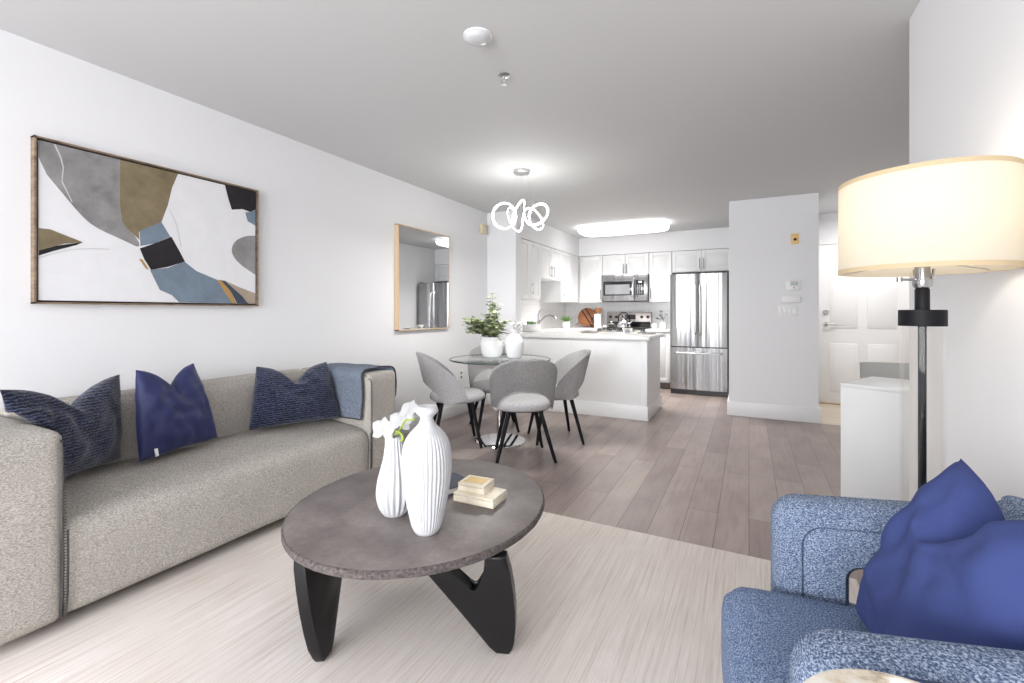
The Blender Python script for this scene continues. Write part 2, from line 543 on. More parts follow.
# wall behind the camera with its big window opening
bm = B(); box(bm, XL, -2.85, YB - .1, YB, 0, H); box(bm, .45, .62, YB - .1, YB, 0, H); box(bm, -2.85, .45, YB - .1, YB, 2.32, H); box(bm, -2.85, .45, YB - .1, YB, 0, .12)
struct('wall_back', bm, M['wall'])
bm = B()
for x0, x1 in ((-2.85, -2.79), (-1.78, -1.70), (-.70, -.62), (.39, .45)):
    box(bm, x0, x1, YB - .09, YB - .02, .12, 2.32)
box(bm, -2.85, .45, YB - .09, YB - .02, .12, .18); box(bm, -2.85, .45, YB - .09, YB - .02, 2.26, 2.32)
w = struct('window_1', bm, M['trim'])
bm = B(); box(bm, -2.79, .39, YB - .06, YB - .055, .18, 2.26); link('window_pane', bm, M['glass'], w)
# soffits above the cabinets
bm = B(); box(bm, XL, -.205, 7.62, YW, 2.145, H); box(bm, XL, -2.62, 5.26, 7.62, 2.145, H)
struct('trim_1', bm, M['wall'])
# backsplash
bm = B(); box(bm, XL, -1.05, YW - .012, YW, .9, 1.36); box(bm, XL, XL + .012, 5.26, YW, .9, 1.36)
struct('trim_2', bm, M['subway'])


def skirting(name, runs, h=.15, t=.016):
    bm = B()
    for x0, x1, y0, y1 in runs:
        box(bm, x0, x1, y0, y1, 0, h, bev=.004, seg=2)
    return struct(name, bm, M['trim'])


skirting('baseboard_left', [(XL, XL + .016, YB, 5.11)], .13)
skirting('baseboard_pillar', [(XL + .016, -2.58, 5.094, 5.11)], .13)
skirting('baseboard_hall', [(-.225, .68, 5.83, 5.85), (.66, .68, 5.85, 7.13), (-.225, -.205, 5.85, 6.95)], .16)
skirting('baseboard_right', [(.604, .62, YB, 2.586), (.62, .74, 2.57, 2.586)], .15)

# entry door
bm = B()
box(bm, .80, 1.74, 7.165, 7.205, .008, 2.07)
for x0, x1 in ((.93, 1.22), (1.32, 1.61)):
    for z0, z1 in ((.16, .78), (.98, 1.86)):
        box(bm, x0, x1, 7.155, 7.17, z0, z1, bev=.006)
        box(bm, x0 + .03, x1 - .03, 7.150, 7.17, z0 + .03, z1 - .03, bev=.004)
door = struct('door_1', bm, M['door'])
bm = B(); Rx = Matrix.Rotation(PI / 2, 4, 'X')
lathe(bm, [(.028, 0), (.028, .012), (.012, .016), (.012, .05)], 16)
bmesh.ops.transform(bm, matrix=Matrix.Translation((.885, 7.166, 1.03)) @ Rx, verts=bm.verts)
tube(bm, [(.885, 7.12, 1.03), (.93, 7.115, 1.03), (.995, 7.12, 1.028)], [.011, .010, .008], 8)
o = link('door_handle', bm, M['nickel'], door); o['label'] = 'satin nickel lever handle'
bm = B(); lathe(bm, [(.032, 0), (.032, .014), (.024, .022), (.024, .03)], 18)
bmesh.ops.transform(bm, matrix=Matrix.Translation((.885, 7.166, 1.185)) @ Rx, verts=bm.verts)
o = link('deadbolt', bm, M['nickel'], door); o['label'] = 'round nickel deadbolt'
bm = B(); lathe(bm, [(.011, 0), (.011, .006)], 12)
bmesh.ops.transform(bm, matrix=Matrix.Translation((1.0, 7.166, 1.5)) @ Rx, verts=bm.verts)
link('peephole', bm, M['nickel'], door)
bm = B(); box(bm, .80, .815, 7.14, 7.165, 0, 2.075); box(bm, 1.725, 1.74, 7.14, 7.165, 0, 2.075); box(bm, .80, 1.74, 7.14, 7.165, 2.06, 2.075)
struct('trim_3', bm, M['trim'])
bm = B(); box(bm, .80, 1.74, 7.12, 7.2, .001, .007); struct('trim_4', bm, M['brass'])

# ------------------------------------------------------------------ rug
bm = B(); box(bm, -2.68, .42, -.75, 2.49, 0.0, .012, bev=.004)
tag(link('area_rug', bm, M['rug'], origin=(-1.1, .9, 0)), 'large cream striped rug under the sofa and round coffee table', 'rug')


# ------------------------------------------------------------------ sofa
sofa = thing('sofa', 'oatmeal beige fabric sofa along the left wall with dark blanket-stitched seams', 'sofa', (-2.62, 1.53, 0))


def soft_box(bm, x0, x1, y0, y1, z0, z1, r, puff=.012, n=10):
    """rounded box with a slight outward puff, as six gridded faces"""
    cx, cy, cz = (x0 + x1) / 2, (y0 + y1) / 2, (z0 + z1) / 2
    hx, hy, hz = (x1 - x0) / 2, (y1 - y0) / 2, (z1 - z0) / 2
    tmp = bmesh.new()
    bmesh.ops.create_cube(tmp, size=2.0)
    bmesh.ops.subdivide_edges(tmp, edges=tmp.edges, cuts=n, use_grid_fill=True)
    vm = {}
    for v in tmp.verts:
        p = v.co
        q = []
        for c_, h_ in zip(p, (hx, hy, hz)):
            q.append(math.copysign(1 - (1 - abs(c_)) ** 1.8, c_) * h_)
        q = Vector(q)
        inner = Vector([max(-(h_ - r), min(h_ - r, c_)) for c_, h_ in zip(q, (hx, hy, hz))])
        d = q - inner
        if d.length > 1e-6:
            q = inner + d.normalized() * r
        ax = max(range(3), key=lambda i: abs(p[i]))
        f = 1.0
        for i in range(3):
            if i != ax: f *= (1 - p[i] ** 4)
        q[ax] += math.copysign(puff * f, p[ax])
        wob = noise.noise(Vector((q.x * 5 + cx, q.y * 5 + cy, q.z * 5))) * puff * .35
        q[ax] += wob * f
        vm[v] = bm.verts.new((q.x + cx, q.y + cy, q.z + cz))
    for f in tmp.faces:
        bm.faces.new([vm[v] for v in f.verts])
    tmp.free()


SB, ST = .05, .765
bm = B(); soft_box(bm, XL + .032, -2.25, .50, .75, SB, .742, .022, .008); link('armrest', bm, M['sofa'], sofa, 60)
bm = B(); soft_box(bm, XL + .032, -2.25, 2.295, 2.555, SB, ST, .026, .008); link('armrest', bm, M['sofa'], sofa, 60)
bm = B(); soft_box(bm, XL + .032, -2.80, .755, 2.29, SB, ST, .04, .012); link('backrest', bm, M['sofa'], sofa, 60)
bm = B()
prof = [(-2.80, .06), (-2.27, .055), (-2.252, .07), (-2.247, .15), (-2.243, .25), (-2.247, .34), (-2.256, .375), (-2.275, .396), (-2.31, .409), (-2.40, .424), (-2.52, .437), (-2.66, .446), (-2.79, .448), (-2.80, .44)]


def seatf(u, v):
    k = u * (len(prof) - 1); i = min(int(k), len(prof) - 2); t = k - i
    x = prof[i][0] * (1 - t) + prof[i + 1][0] * t; z = prof[i][1] * (1 - t) + prof[i + 1][1] * t
    y = .757 + v * (2.288 - .757)
    e = min(v, 1 - v)
    edge = max(0, 1 - e / .035)
    z -= .012 * edge ** 2 if z > .3 else 0
    x -= .012 * edge ** 2 if x > -2.3 else 0
    w_ = noise.noise(Vector((x * 4, y * 3, z * 4))) * .006
    if z > .38: z += w_ - .012 * math.exp(-((v - .45) / .3) ** 2) * (1 if x < -2.4 else .3)
    else: x += w_ * .6
    return (x, y, z)


grid(bm, 40, 44, seatf)
seat = link('seat_cushion', bm, M['sofa'], sofa, 70)
sol = None
# blanket-stitched piping along the arm fronts and the seat ends
for y, z1 in ((.752, .742 - .03), (2.294, ST - .03)):
    bm = B()
    for dy in (-.007, .007) if y < 1 else (-.005, .005):
        tube(bm, [(-2.256, y + dy, .06), (-2.237, y + dy, .15), (-2.234, y + dy, .3), (-2.236, y + dy, .38 if dy * (1 if y < 1 else -1) > 0 else z1 - .06)] + ([] if dy * (1 if y < 1 else -1) > 0 else [(-2.243, y + dy, z1 - .01), (-2.30, y + dy, z1 + .022)]), .0035, 6)
    k = .07
    while k < (z1 - .05):
        tube(bm, [(-2.232, y - .012, k), (-2.232, y + .002, k)], .0018, 4)
        k += .011
    o = link('stitching', bm, M['thread'], sofa); o['label'] = 'dark blanket stitch on the seam'
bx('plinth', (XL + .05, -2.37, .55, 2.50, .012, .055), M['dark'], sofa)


# throw over the right arm
def throwf(u, v):
    y0, y1, zt = 2.270, 2.584, ST + .026
    L1, L2, L3 = .325, y1 - y0, .22
    s = u * (L1 + L2 + L3)
    r = .045
    if s < L1 - r: y, z = y0, zt - L1 + s
    elif s < L1 + r:
        t = (s - L1 + r) / (2 * r) * PI / 2; y, z = y0 + r - r * math.cos(t), zt - r + r * math.sin(t)
    elif s < L1 + L2 - r: y, z = y0 + (s - L1), zt + .006 * math.sin((s - L1) / L2 * PI)
    elif s < L1 + L2 + r:
        t = (s - L1 - L2 + r) / (2 * r) * PI / 2; y, z = y1 - r + r * math.sin(t), zt - r + r * math.cos(t)
    else: y, z = y1, zt - (s - L1 - L2)
    x = -2.785 + v * (.485) + .012 * math.sin(u * 9)
    k = noise.noise(Vector((x * 7, s * 6, 1.3)))
    if s < L1: y -= abs(k) * .012 * (1 - s / L1) + .004
    elif s > L1 + L2: y += abs(k) * .015
    else: z += abs(k) * .008
    return (x, y, z)


throw = thing('throw_blanket', 'grey-blue knitted throw draped over the far sofa arm', 'blanket', (-2.59, 2.42, ST))
bm = B(); P = grid(bm, 46, 26, throwf)
r_ = bmesh.ops.solidify(bm, geom=bm.faces[:], thickness=-.007)
link('throw_cloth', bm, M['throw'], throw, 60)
bm = B()
for v_ in (1.0,):
    tube(bm, [Vector(throwf(i / 60, v_)) + Vector((.003, 0, 0)) for i in range(61)], .006, 6)
tube(bm, [Vector(throwf(0, i / 20)) for i in range(21)], .005, 6)
o = link('border', bm, M['thread'], throw); o['label'] = 'dark stitched edge'


# ------------------------------------------------------------------ pillows
def pillow_mesh(bm, w, h, t, chop=0.0, n=40, seed=0, wr=1.0, chop_w=.35, taper=0.0):
    """lies in local x (width) / y (height) plane, thickness along z, base edge at y=0"""
    def side(sg):
        def f(u, v):
            a, b_ = 2 * u - 1, 2 * v - 1
            px_ = a * w / 2 * (1 - .03 * (1 - b_ * b_))
            py_ = b_ * h / 2 * (1 - .07 * (1 - a * a))
            prof_ = max(0, (1 - abs(a) ** 2.6)) ** .55 * max(0, (1 - abs(b_) ** 2.6)) ** .55
            z = sg * t / 2 * prof_
            px_ *= 1 - taper * max(0, b_ * .5 + .5) ** 1.5
            if chop and b_ > -.4:
                k = math.exp(-(abs(a) / chop_w) ** 1.5) * ((b_ + .4) / 1.4) ** 2.0
                py_ -= chop * k
                z *= 1 - .25 * k
                z += sg * 0.0
            q = Vector((a * 2.3 + seed, b_ * 2.3, sg * .7 + seed))
            z += sg * .016 * wr * prof_ * noise.noise(q * 1.5)
            z += sg * .006 * wr * prof_ * math.sin(a * 9 + 5 * b_ + 3 * noise.noise(q))
            return (px_, py_ + h / 2, z)
        return f
    grid(bm, n, n, side(1)); grid(bm, n, n, side(-1), flip=True)
    bmesh.ops.remove_doubles(bm, verts=bm.verts, dist=.0008)


def frame_from(base, right, up):
    r = Vector(right).normalized(); u = Vector(up); u = (u - r * u.dot(r)).normalized(); f = r.cross(u)
    mm = Matrix((r, u, f)).transposed().to_4x4()
    mm.translation = Vector(base)
    return mm


def squash(bm, mw, solids):
    """press cushion vertices out of the upholstery they lean on: (axis, sign, value, box)"""
    inv = mw.inverted()
    for v in bm.verts:
        p = mw @ v.co
        for x0, x1, y0_, y1_, z0_, z1_ in solids:
            if x0 < p.x < x1 and y0_ < p.y < y1_ and z0_ < p.z < z1_:
                d = [(p.x - x0, 0, x0), (x1 - p.x, 0, x1), (p.y - y0_, 1, y0_), (y1_ - p.y, 1, y1_), (z1_ - p.z, 2, z1_)]
                k = min(d)
                p[k[1]] = k[2]
        v.co = inv @ p


SOFA_SOLIDS = [(-3.6, -2.20, .2, .800, -.2, .802), (-3.6, -2.776, .2, 2.9, -.2, .800), (-3.6, -2.2, .2, 2.9, -.6, .470), (-3.6, -2.2, 2.245, 2.9, -.2, .80)]


def pillow(name, label, m, base, right, up, w, h, t, chop, seed, group=None, taper=0.0, chop_w=.35):
    o = thing(name, label, 'cushion', base, 0, group)
    o.matrix_world = frame_from(base, right, up)
    bm = B(); pillow_mesh(bm, w, h, t, chop, seed=seed, chop_w=chop_w, taper=taper)
    if group: squash(bm, frame_from(base, right, up), SOFA_SOLIDS)
    else: squash(bm, frame_from(base, right, up), [(-.5, 1.5, .4, 1.9, -.4, .476), (.44, 1.5, .4, 1.9, -.4, 1.2)])
    link('cushion_cover', bm, m, o, 80, local=True)
    return o


p = pillow('throw_pillow', 'large ribbed dark navy cushion slumped against the near sofa arm', M['chenille'], (-2.605, .920, .466), (-.55, .83, -.04), (.08, -.33, .93), .50, .42, .14, .11, 1, 'navy cushions on the sofa', -.22)
p = pillow('throw_pillow', 'smooth royal-navy cushion with a white tag, second from the near sofa arm', M['navy'], (-2.635, 1.35, .460), (-.24, .97, 0), (-.22, -.06, .95), .44, .45, .14, .10, 2, 'navy cushions on the sofa', .28)
bm = B(); box(bm, -.165, -.150, .012, .05, .030, .034); bmesh.ops.translate(bm, vec=(0, 0, 0), verts=bm.verts); link('care_tag', bm, M['paper'], p, local=True)
p = pillow('throw_pillow', 'ribbed dark navy oblong cushion in the far sofa corner beside the throw', M['chenille'], (-2.575, 1.995, .458), (.40, .9, 0), (-.28, .10, .94), .55, .40, .14, .11, 3, 'navy cushions on the sofa', .22)

# ------------------------------------------------------------------ wall art
bm = B()
ay0, ay1, az0, az1, ax = .882, 1.980, 1.2225, 2.006, XL
t_ = .008
for d in ((ax, ax + .042, ay0, ay0 + t_, az0, az1), (ax, ax + .042, ay1 - t_, ay1, az0, az1), (ax, ax + .042, ay0, ay1, az0, az0 + t_), (ax, ax + .042, ay0, ay1, az1 - t_, az1)):
    box(bm, *d)
art = thing('wall_art', 'wide framed abstract painting in grey, olive, black and slate blue on the left wall', 'painting', (ax, (ay0 + ay1) / 2, az0))
link('frame', bm, M['walnut'], art)
bx('shadow_gap', (ax, ax + .022, ay0 + .006, ay1 - .006, az0 + .006, az1 - .006), M['canvas_line'], art)
polys = [('grey', [(0.0, 1.0), (0.171, 1.0), (0.296, 1.0), (0.296, 0.703), (0.307, 0.56), (0.374, 0.45), (0.378, 0.389), (0.322, 0.428), (0.197, 0.498), (0.145, 0.567), (0.084, 0.684), (0.026, 0.796), (0.0, 0.893)]),
         ('olive', [(0.296, 1.0), (0.412, 1.0), (0.556, 1.0), (0.526, 0.878), (0.506, 0.739), (0.476, 0.605), (0.428, 0.563), (0.374, 0.506), (0.377, 0.451), (0.329, 0.516), (0.303, 0.571), (0.294, 0.702)]),
         ('slate', [(0.377, 0.514), (0.428, 0.563), (0.476, 0.605), (0.518, 0.504), (0.444, 0.438), (0.381, 0.407)]),
         ('black', [(0.378, 0.389), (0.444, 0.438), (0.523, 0.505), (0.561, 0.406), (0.591, 0.323), (0.509, 0.271), (0.428, 0.238), (0.397, 0.316)]),
         ('slate', [(0.423, 0.238), (0.509, 0.265), (0.587, 0.323), (0.651, 0.254), (0.767, 0.193), (0.829, 0.095), (0.876, 0.001), (0.561, 0.002), (0.526, 0.055), (0.468, 0.092)]),
         ('ochre', [(0.374, 0.313), (0.389, 0.31), (0.42, 0.237), (0.404, 0.246)]),
         ('ink', [(0.771, 0.194), (0.808, 0.191), (0.915, 0.069), (0.951, 0.0), (0.882, 0.001), (0.84, 0.11)]),
         ('ochre', [(0.763, 0.193), (0.788, 0.189), (0.84, 0.11), (0.878, 0.001), (0.85, 0.004), (0.808, 0.094)]),
         ('tan', [(0.808, 0.191), (0.893, 0.143), (1.0, 0.093), (1.0, 0.0), (0.951, 0.0), (0.915, 0.063)]),
         ('grey', [(1.0, 0.611), (0.938, 0.598), (0.872, 0.546), (0.844, 0.466), (0.861, 0.395), (0.915, 0.326), (1.0, 0.259)]),
         ('black', [(0.808, 1.0), (0.893, 1.0), (1.0, 1.0), (1.0, 0.85), (0.965, 0.816), (0.915, 0.827), (0.85, 0.803), (0.829, 0.891)]),
         ('slate', [(1.0, 0.85), (1.0, 0.701), (0.949, 0.729), (0.933, 0.801), (0.965, 0.816)]),
         ('olive', [(0.0, 0.45), (0.037, 0.451), (0.096, 0.42), (0.152, 0.39), (0.084, 0.368), (0.0, 0.31)]),
         ('black', [(0.0, 0.31), (0.06, 0.351), (0.152, 0.392), (0.127, 0.367), (0.049, 0.316), (0.0, 0.278)]),
         ('line', [(0.049, 0.997), (0.055, 0.998), (0.075, 0.925), (0.084, 0.862), (0.079, 0.771), (0.114, 0.649), (0.111, 0.643), (0.075, 0.765), (0.079, 0.86), (0.07, 0.92)]),
         ('pencil', [(0.0, 0.268), (0.049, 0.301), (0.108, 0.337), (0.184, 0.356), (0.251, 0.363), (0.251, 0.359), (0.184, 0.353), (0.108, 0.333), (0.049, 0.297), (0.0, 0.261)]),
         ('pencil', [(0.509, 0.714), (0.543, 0.616), (0.569, 0.434), (0.573, 0.435), (0.547, 0.617), (0.513, 0.715)])]


def soften(pl):
    # round the free corners of a painted shape; points on the canvas edge stay
    out = []
    for i, (u, v_) in enumerate(pl):
        if min(u, v_, 1 - u, 1 - v_) < .03:
            out.append((u, v_)); continue
        (pu, pv), (nu, nv) = pl[i - 1], pl[(i + 1) % len(pl)]
        out += [(u + (pu - u) * .25, v_ + (pv - v_) * .25), (u + (nu - u) * .25, v_ + (nv - v_) * .25)]
    return out


polys = [(k, soften(soften(pl)) if i in (0, 9) else pl) for i, (k, pl) in enumerate(polys)]
keys = list(ART)
bm = B(); g_ = .017
box(bm, ax + .01, ax + .034, ay0 + g_, ay1 - g_, az0 + g_, az1 - g_, mi=0)
for i, (k, pl) in enumerate(polys):
    x = ax + .0343 + i * .00012
    vs = [bm.verts.new((x, ay0 + g_ + u * (ay1 - ay0 - 2 * g_), az0 + g_ + v_ * (az1 - az0 - 2 * g_))) for u, v_ in pl]
    f = bm.faces.new(vs); f.material_index = keys.index(k)
link('canvas', bm, [ART[k] for k in keys], art, smooth=0)

# ------------------------------------------------------------------ wall mirror
mi_ = thing('wall_mirror', 'rectangular wall mirror in a thin pale wood frame reflecting the fridge', 'mirror', (XL, 3.80, 1.0))
my0, my1, mz0, mz1 = 3.372, 4.215, 1.005, 2.020
bm = B()
for d in ((my0, my0 + .008, mz0, mz1), (my1 - .005, my1, mz0, mz1), (my0, my1, mz0, mz0 + .008), (my0, my1, mz1 - .008, mz1)):
    box(bm, XL, XL + .045, *d)
link('frame', bm, M['oak'], mi_)
bx('mirror_glass', (XL + .002, XL + .038, my0 + .006, my1 - .006, mz0 + .006, mz1 - .006), M['mirror'], mi_)

# small wall fittings
bm = B(); box(bm, XL, XL + .045, 4.915, 5.03, 2.165, 2.285, bev=.008)
tag(link('chime_box', bm, M['beige_plastic'], origin=(XL, 4.97, 2.16)), 'small beige box high on the left wall by the pillar', 'wall box')
ou = thing('wall_outlet', 'white wall outlet low on the left wall behind the dining set', 'outlet', (XL, 4.5, .45))
bx('cover_plate', (XL, XL + .006, 4.465, 4.535, .395, .51), M['plastic'], ou, .002)
for z in (.425, .475): bx('socket', (XL + .006, XL + .009, 4.485, 4.515, z - .014, z + .014), M['grey_board'], ou, .001)

# ------------------------------------------------------------------ coffee table
TZ = .422
ct = thing('coffee_table', 'round dark taupe stone-topped coffee table on black curved legs', 'coffee table', (-1.18, 1.50, .012))
bm = B()
seg = 96
ex, ey = .485, .535
def edge_r(t, z, k): return 1 + .004 * noise.noise(Vector((math.cos(t) * 9, math.sin(t) * 9, z * 60)))
rows = lathe(bm, [(.97, -.028), (.992, -.027), (.999, -.02), (1.0, -.010), (.997, -.003), (.985, 0)], seg, (-1.18, 1.50, TZ), edge_r, 1, True, ex, ey)
bm.faces.ensure_lookup_table()
for f in bm.faces:
    if len(f.verts) > 10 and f.calc_center_median().z > TZ - .005: f.material_index = 0
link('tabletop', bm, [M['slate_top'], M['slate_edge']], ct, 50)


def leg_poly():
    # upright V plate: foot at x=0, one prong upright, the other slanting up and inward
    return [(-.022, .0), (.024, .0), (.048, .022), (.20, .240), (.315, .382), (.215, .382), (.150, .300), (.112, .250),
            (.095, .240), (.080, .244), (.068, .262), (.058, .30), (.052, .34), (.05, .382), (-.022, .382), (-.034, .32),
            (-.043, .25), (-.047, .18), (-.046, .11), (-.040, .05), (-.033, .018)]


for ang, rad_ in ((256, .42), (347, .436), (76, .42), (166, .436)):
    a = math.radians(ang)
    bm = B()
    mt = Matrix.Translation((-1.18 + rad_ * math.cos(a), 1.50 + rad_ * math.sin(a), .012)) @ Matrix.Rotation(a + PI + math.radians(33), 4, 'Z') @ Matrix.Translation((0, 0, .004)) @ Matrix.Rotation(math.radians(-12), 4, 'X')
    prism(bm, leg_poly(), mt, .042, .009, 3)
    link('leg', bm, M['black_wood'], ct, 40)


# ------------------------------------------------------------------ vases, flowers, boxes on the coffee table
def interp(pts, n=48):
    out = []
    for i in range(n + 1):
        z = pts[0][1] + (pts[-1][1] - pts[0][1]) * i / n
        for (r0, z0), (r1, z1) in zip(pts, pts[1:]):
            if z0 <= z <= z1 + 1e-9:
                t = (z - z0) / max(1e-9, z1 - z0)
                t2 = t
                out.append((r0 + (r1 - r0) * t2, z)); break
    for _ in range(2):
        out = [out[0]] + [((a[0] + 2 * b_[0] + c_[0]) / 4, b_[1]) for a, b_, c_ in zip(out, out[1:], out[2:])] + [out[-1]]
    return out


vz = TZ + .001
v1 = thing('ribbed_vase', 'tall white vertically ribbed vase with a narrow flared neck on the coffee table', 'vase', (-.995, 1.285, vz))
P1 = interp([(.040, 0), (.050, .02), (.060, .07), (.070, .12), (.079, .18), (.083, .22), (.082, .27), (.074, .315), (.058, .345), (.036, .365), (.023, .380), (.022, .392)])
bm = B()
def rib1(t, z, k):
    a = max(0, min(1, (.36 - z) / .06)) * max(0, min(1, z / .03))
    return 1 + a * .05 * abs(math.sin(t * 19 + 1.3 * noise.noise(Vector((math.cos(t) * 2, math.sin(t) * 2, z * 9)))))
lathe(bm, P1, 220, (-.995, 1.285, vz), rib1)
link('vase_body', bm, M['ceramic'], v1, 80)
bm = B()
lathe(bm, interp([(.022, .390), (.024, .40), (.034, .408), (.040, .416), (.041, .424), (.038, .431), (.031, .434), (.026, .428), ], 14)[:12] + [(.034, .436), (.024, .434), (.016, .42)], 40, (-.995, 1.285, vz))
link('vase_lip', bm, M['ceramic'], v1, 80)

v2 = thing('twisted_vase', 'shorter white vase with swirling ribs and a bulbous base, left of the tall one', 'vase', (-1.192, 1.345, vz))
P2 = interp([(.042, 0), (.055, .02), (.068, .06), (.071, .09), (.067, .13), (.056, .17), (.043, .21), (.036, .245), (.032, .275), (.034, .292)]) + [(.028, .292), (.024, .27), (.02, .18), (.004, .17)]
bm = B()
def rib2(t, z, k):
    a = max(0, min(1, z / .03)) * (1 if z < .285 else .3)
    return 1 + a * .05 * math.sin(t * 20 + 3.2 * math.sin(z * 9 + .6))
rows = lathe(bm, P2, 204, (0, 0, 0), rib2)
for v_ in bm.verts:
    z = v_.co.z; v_.co.x += .012 * math.sin(z / .29 * PI * 1.1); v_.co.y -= .006 * math.sin(z / .29 * PI)
bmesh.ops.translate(bm, vec=(-1.192, 1.345, vz), verts=bm.verts)
link('vase_body', bm, M['ceramic'], v2, 80)


def petal(bm, c, d, up, L, W, curl=.3):
    d = Vector(d).normalized(); up = Vector(up).normalized(); s = d.cross(up).normalized(); up = s.cross(d)
    def f(u, v):
        w_ = W * math.sin(PI * min(1, .08 + .92 * v)) ** .7 * (2 * u - 1)
        return Vector(c) + d * (L * v) + s * w_ + up * (curl * L * (v * v) * -.5 + .12 * W * (1 - (2 * u - 1) ** 2))
    grid(bm, 5, 7, f)


def blossom(parent, c, face, size):
    face = Vector(face).normalized()
    s = face.cross(Vector((0, 0, 1))).normalized(); u = s.cross(face)
    bm = B()
    for k, (a, L, W) in enumerate(((90, 1, .36), (210, 1, .34), (330, 1, .34), (25, 1.1, .52), (155, 1.1, .52))):
        a = math.radians(a)
        petal(bm, c, s * math.cos(a) + u * math.sin(a) + face * .25, face, size * L, size * W, .45)
    bmesh.ops.solidify(bm, geom=bm.faces[:], thickness=.0012)
    b1 = link('blossom', bm, M['petal'], parent, 80)
    bm = B(); lathe(bm, [(.002, 0), (.0055, .004), (.006, .009), (.003, .014)], 10)
    bmesh.ops.transform(bm, matrix=frame_from(Vector(c) + face * .002, s, u), verts=bm.verts)
    o = link('flower_center', bm, M['stem'], b1)
    o['label'] = 'pale green throat of the flower'


orchid = thing('orchid_spray', 'white orchid spray with a curled lime stem between the two coffee table vases', 'flowers', (-1.19, 1.34, vz + .2))
st = [(-1.193, 1.339, vz + .20), (-1.19, 1.336, vz + .285), (-1.172, 1.325, vz + .305), (-1.145, 1.31, vz + .318), (-1.12, 1.30, vz + .345), (-1.095, 1.295, vz + .372), (-1.06, 1.30, vz + .378)]
def smooth_path(p, n=6):
    p = [Vector(q) for q in p]; out = []
    for i in range(len(p) - 1):
        a0, a1, a2, a3 = p[max(i - 1, 0)], p[i], p[i + 1], p[min(i + 2, len(p) - 1)]
        for k in range(n):
            t = k / n
            out.append(.5 * (2 * a1 + (a2 - a0) * t + (2 * a0 - 5 * a1 + 4 * a2 - a3) * t * t + (3 * a1 - a0 - 3 * a2 + a3) * t ** 3))
    return out + [p[-1]]


bm = B(); tube(bm, smooth_path(st), .0038, 8)
tube(bm, smooth_path([(-1.15, 1.312, vz + .317), (-1.12, 1.27, vz + .335), (-1.085, 1.255, vz + .335), (-1.075, 1.255, vz + .318), (-1.09, 1.258, vz + .308)]), .0036, 8)
link('stem', bm, M['stem'], orchid)
for c_, f_, s_ in (((-1.215, 1.31, vz + .318), (.15, -1, .25), .050), ((-1.15, 1.33, vz + .352), (.2, -.9, .5), .048), ((-1.10, 1.315, vz + .40), (-.2, -.8, .6), .046), ((-1.195, 1.375, vz + .335), (.3, -.6, .8), .040)):
    blossom(orchid, c_, f_, s_)

# keepsake boxes and book
def rot_box(bm, cx, cy, z0, lx, ly, h, ang, bev=.002, mi=0):
    box(bm, -lx / 2, lx / 2, -ly / 2, ly / 2, 0, h, bev=bev, mi=mi, mtx=Matrix.Translation((cx, cy, z0)) @ Matrix.Rotation(ang, 4, 'Z'))


kb = thing('keepsake_box', 'larger cream bone box, lower of the two stacked on the coffee table', 'box', (-.970, 1.602, vz), 0, 'cream boxes on the coffee table')
bm = B(); rot_box(bm, -.970, 1.602, vz, .182, .120, .025, .02); link('box_body', bm, M['cream_box'], kb)
bm = B(); rot_box(bm, -.970, 1.602, vz + .026, .182, .120, .010, .02); link('box_lid', bm, M['cream_box'], kb)
kb = thing('keepsake_box', 'smaller cream bone box with a gilded lid, on top of the larger one', 'box', (-.995, 1.612, vz + .037), 0, 'cream boxes on the coffee table')
bm = B(); rot_box(bm, -.995, 1.612, vz + .037, .118, .096, .022, .06); link('box_body', bm, M['cream_box'], kb)
bm = B(); rot_box(bm, -.995, 1.612, vz + .060, .118, .096, .010, .06); lid = link('box_lid', bm, M['cream_box'], kb)
bm = B(); rot_box(bm, -.995, 1.612, vz + .0702, .085, .062, .0008, .06, 0); o = link('gilded_panel', bm, M['gold'], lid); o['label'] = 'gold-toned inlaid panel'

bk = thing('book', 'thin navy-covered book lying behind the tall vase and cream boxes', 'book', (-1.16, 1.63, vz))
bm = B(); rot_box(bm, -1.165, 1.63, vz, .15, .20, .004, -.35, .001); rot_box(bm, -1.165, 1.63, vz + .024, .15, .20, .004, -.35, .001); link('cover', bm, M['book_blue'], bk)
bm = B(); rot_box(bm, -1.163, 1.632, vz + .004, .143, .192, .020, -.35, 0); link('pages', bm, M['paper'], bk)


# ------------------------------------------------------------------ dining set
dt = thing('dining_table', 'small round glass-topped dining table on a chrome pedestal', 'dining table', (-2.03, 3.70, 0))
bm = B()
rows = lathe(bm, [(.46, .748), (.464, .750), (.464, .758), (.46, .760)], 80, (-2.03, 3.70, 0), mi=1)
for f in bm.faces:
    if len(f.verts) > 10: f.material_index = 0
link('tabletop', bm, [M['table_glass'], M['glass_edge']], dt)
bm = B(); lathe(bm, [(.03, .02), (.03, .735), (.09, .738), (.09, .747)], 28, (-2.03, 3.70, 0)); link('pedestal', bm, M['chrome'], dt)
bm = B(); lathe(bm, [(.23, 0), (.232, .004), (.23, .012), (.2, .016), (.05, .021)], 64, (-2.03, 3.70, 0)); link('base', bm, M['chrome'], dt)


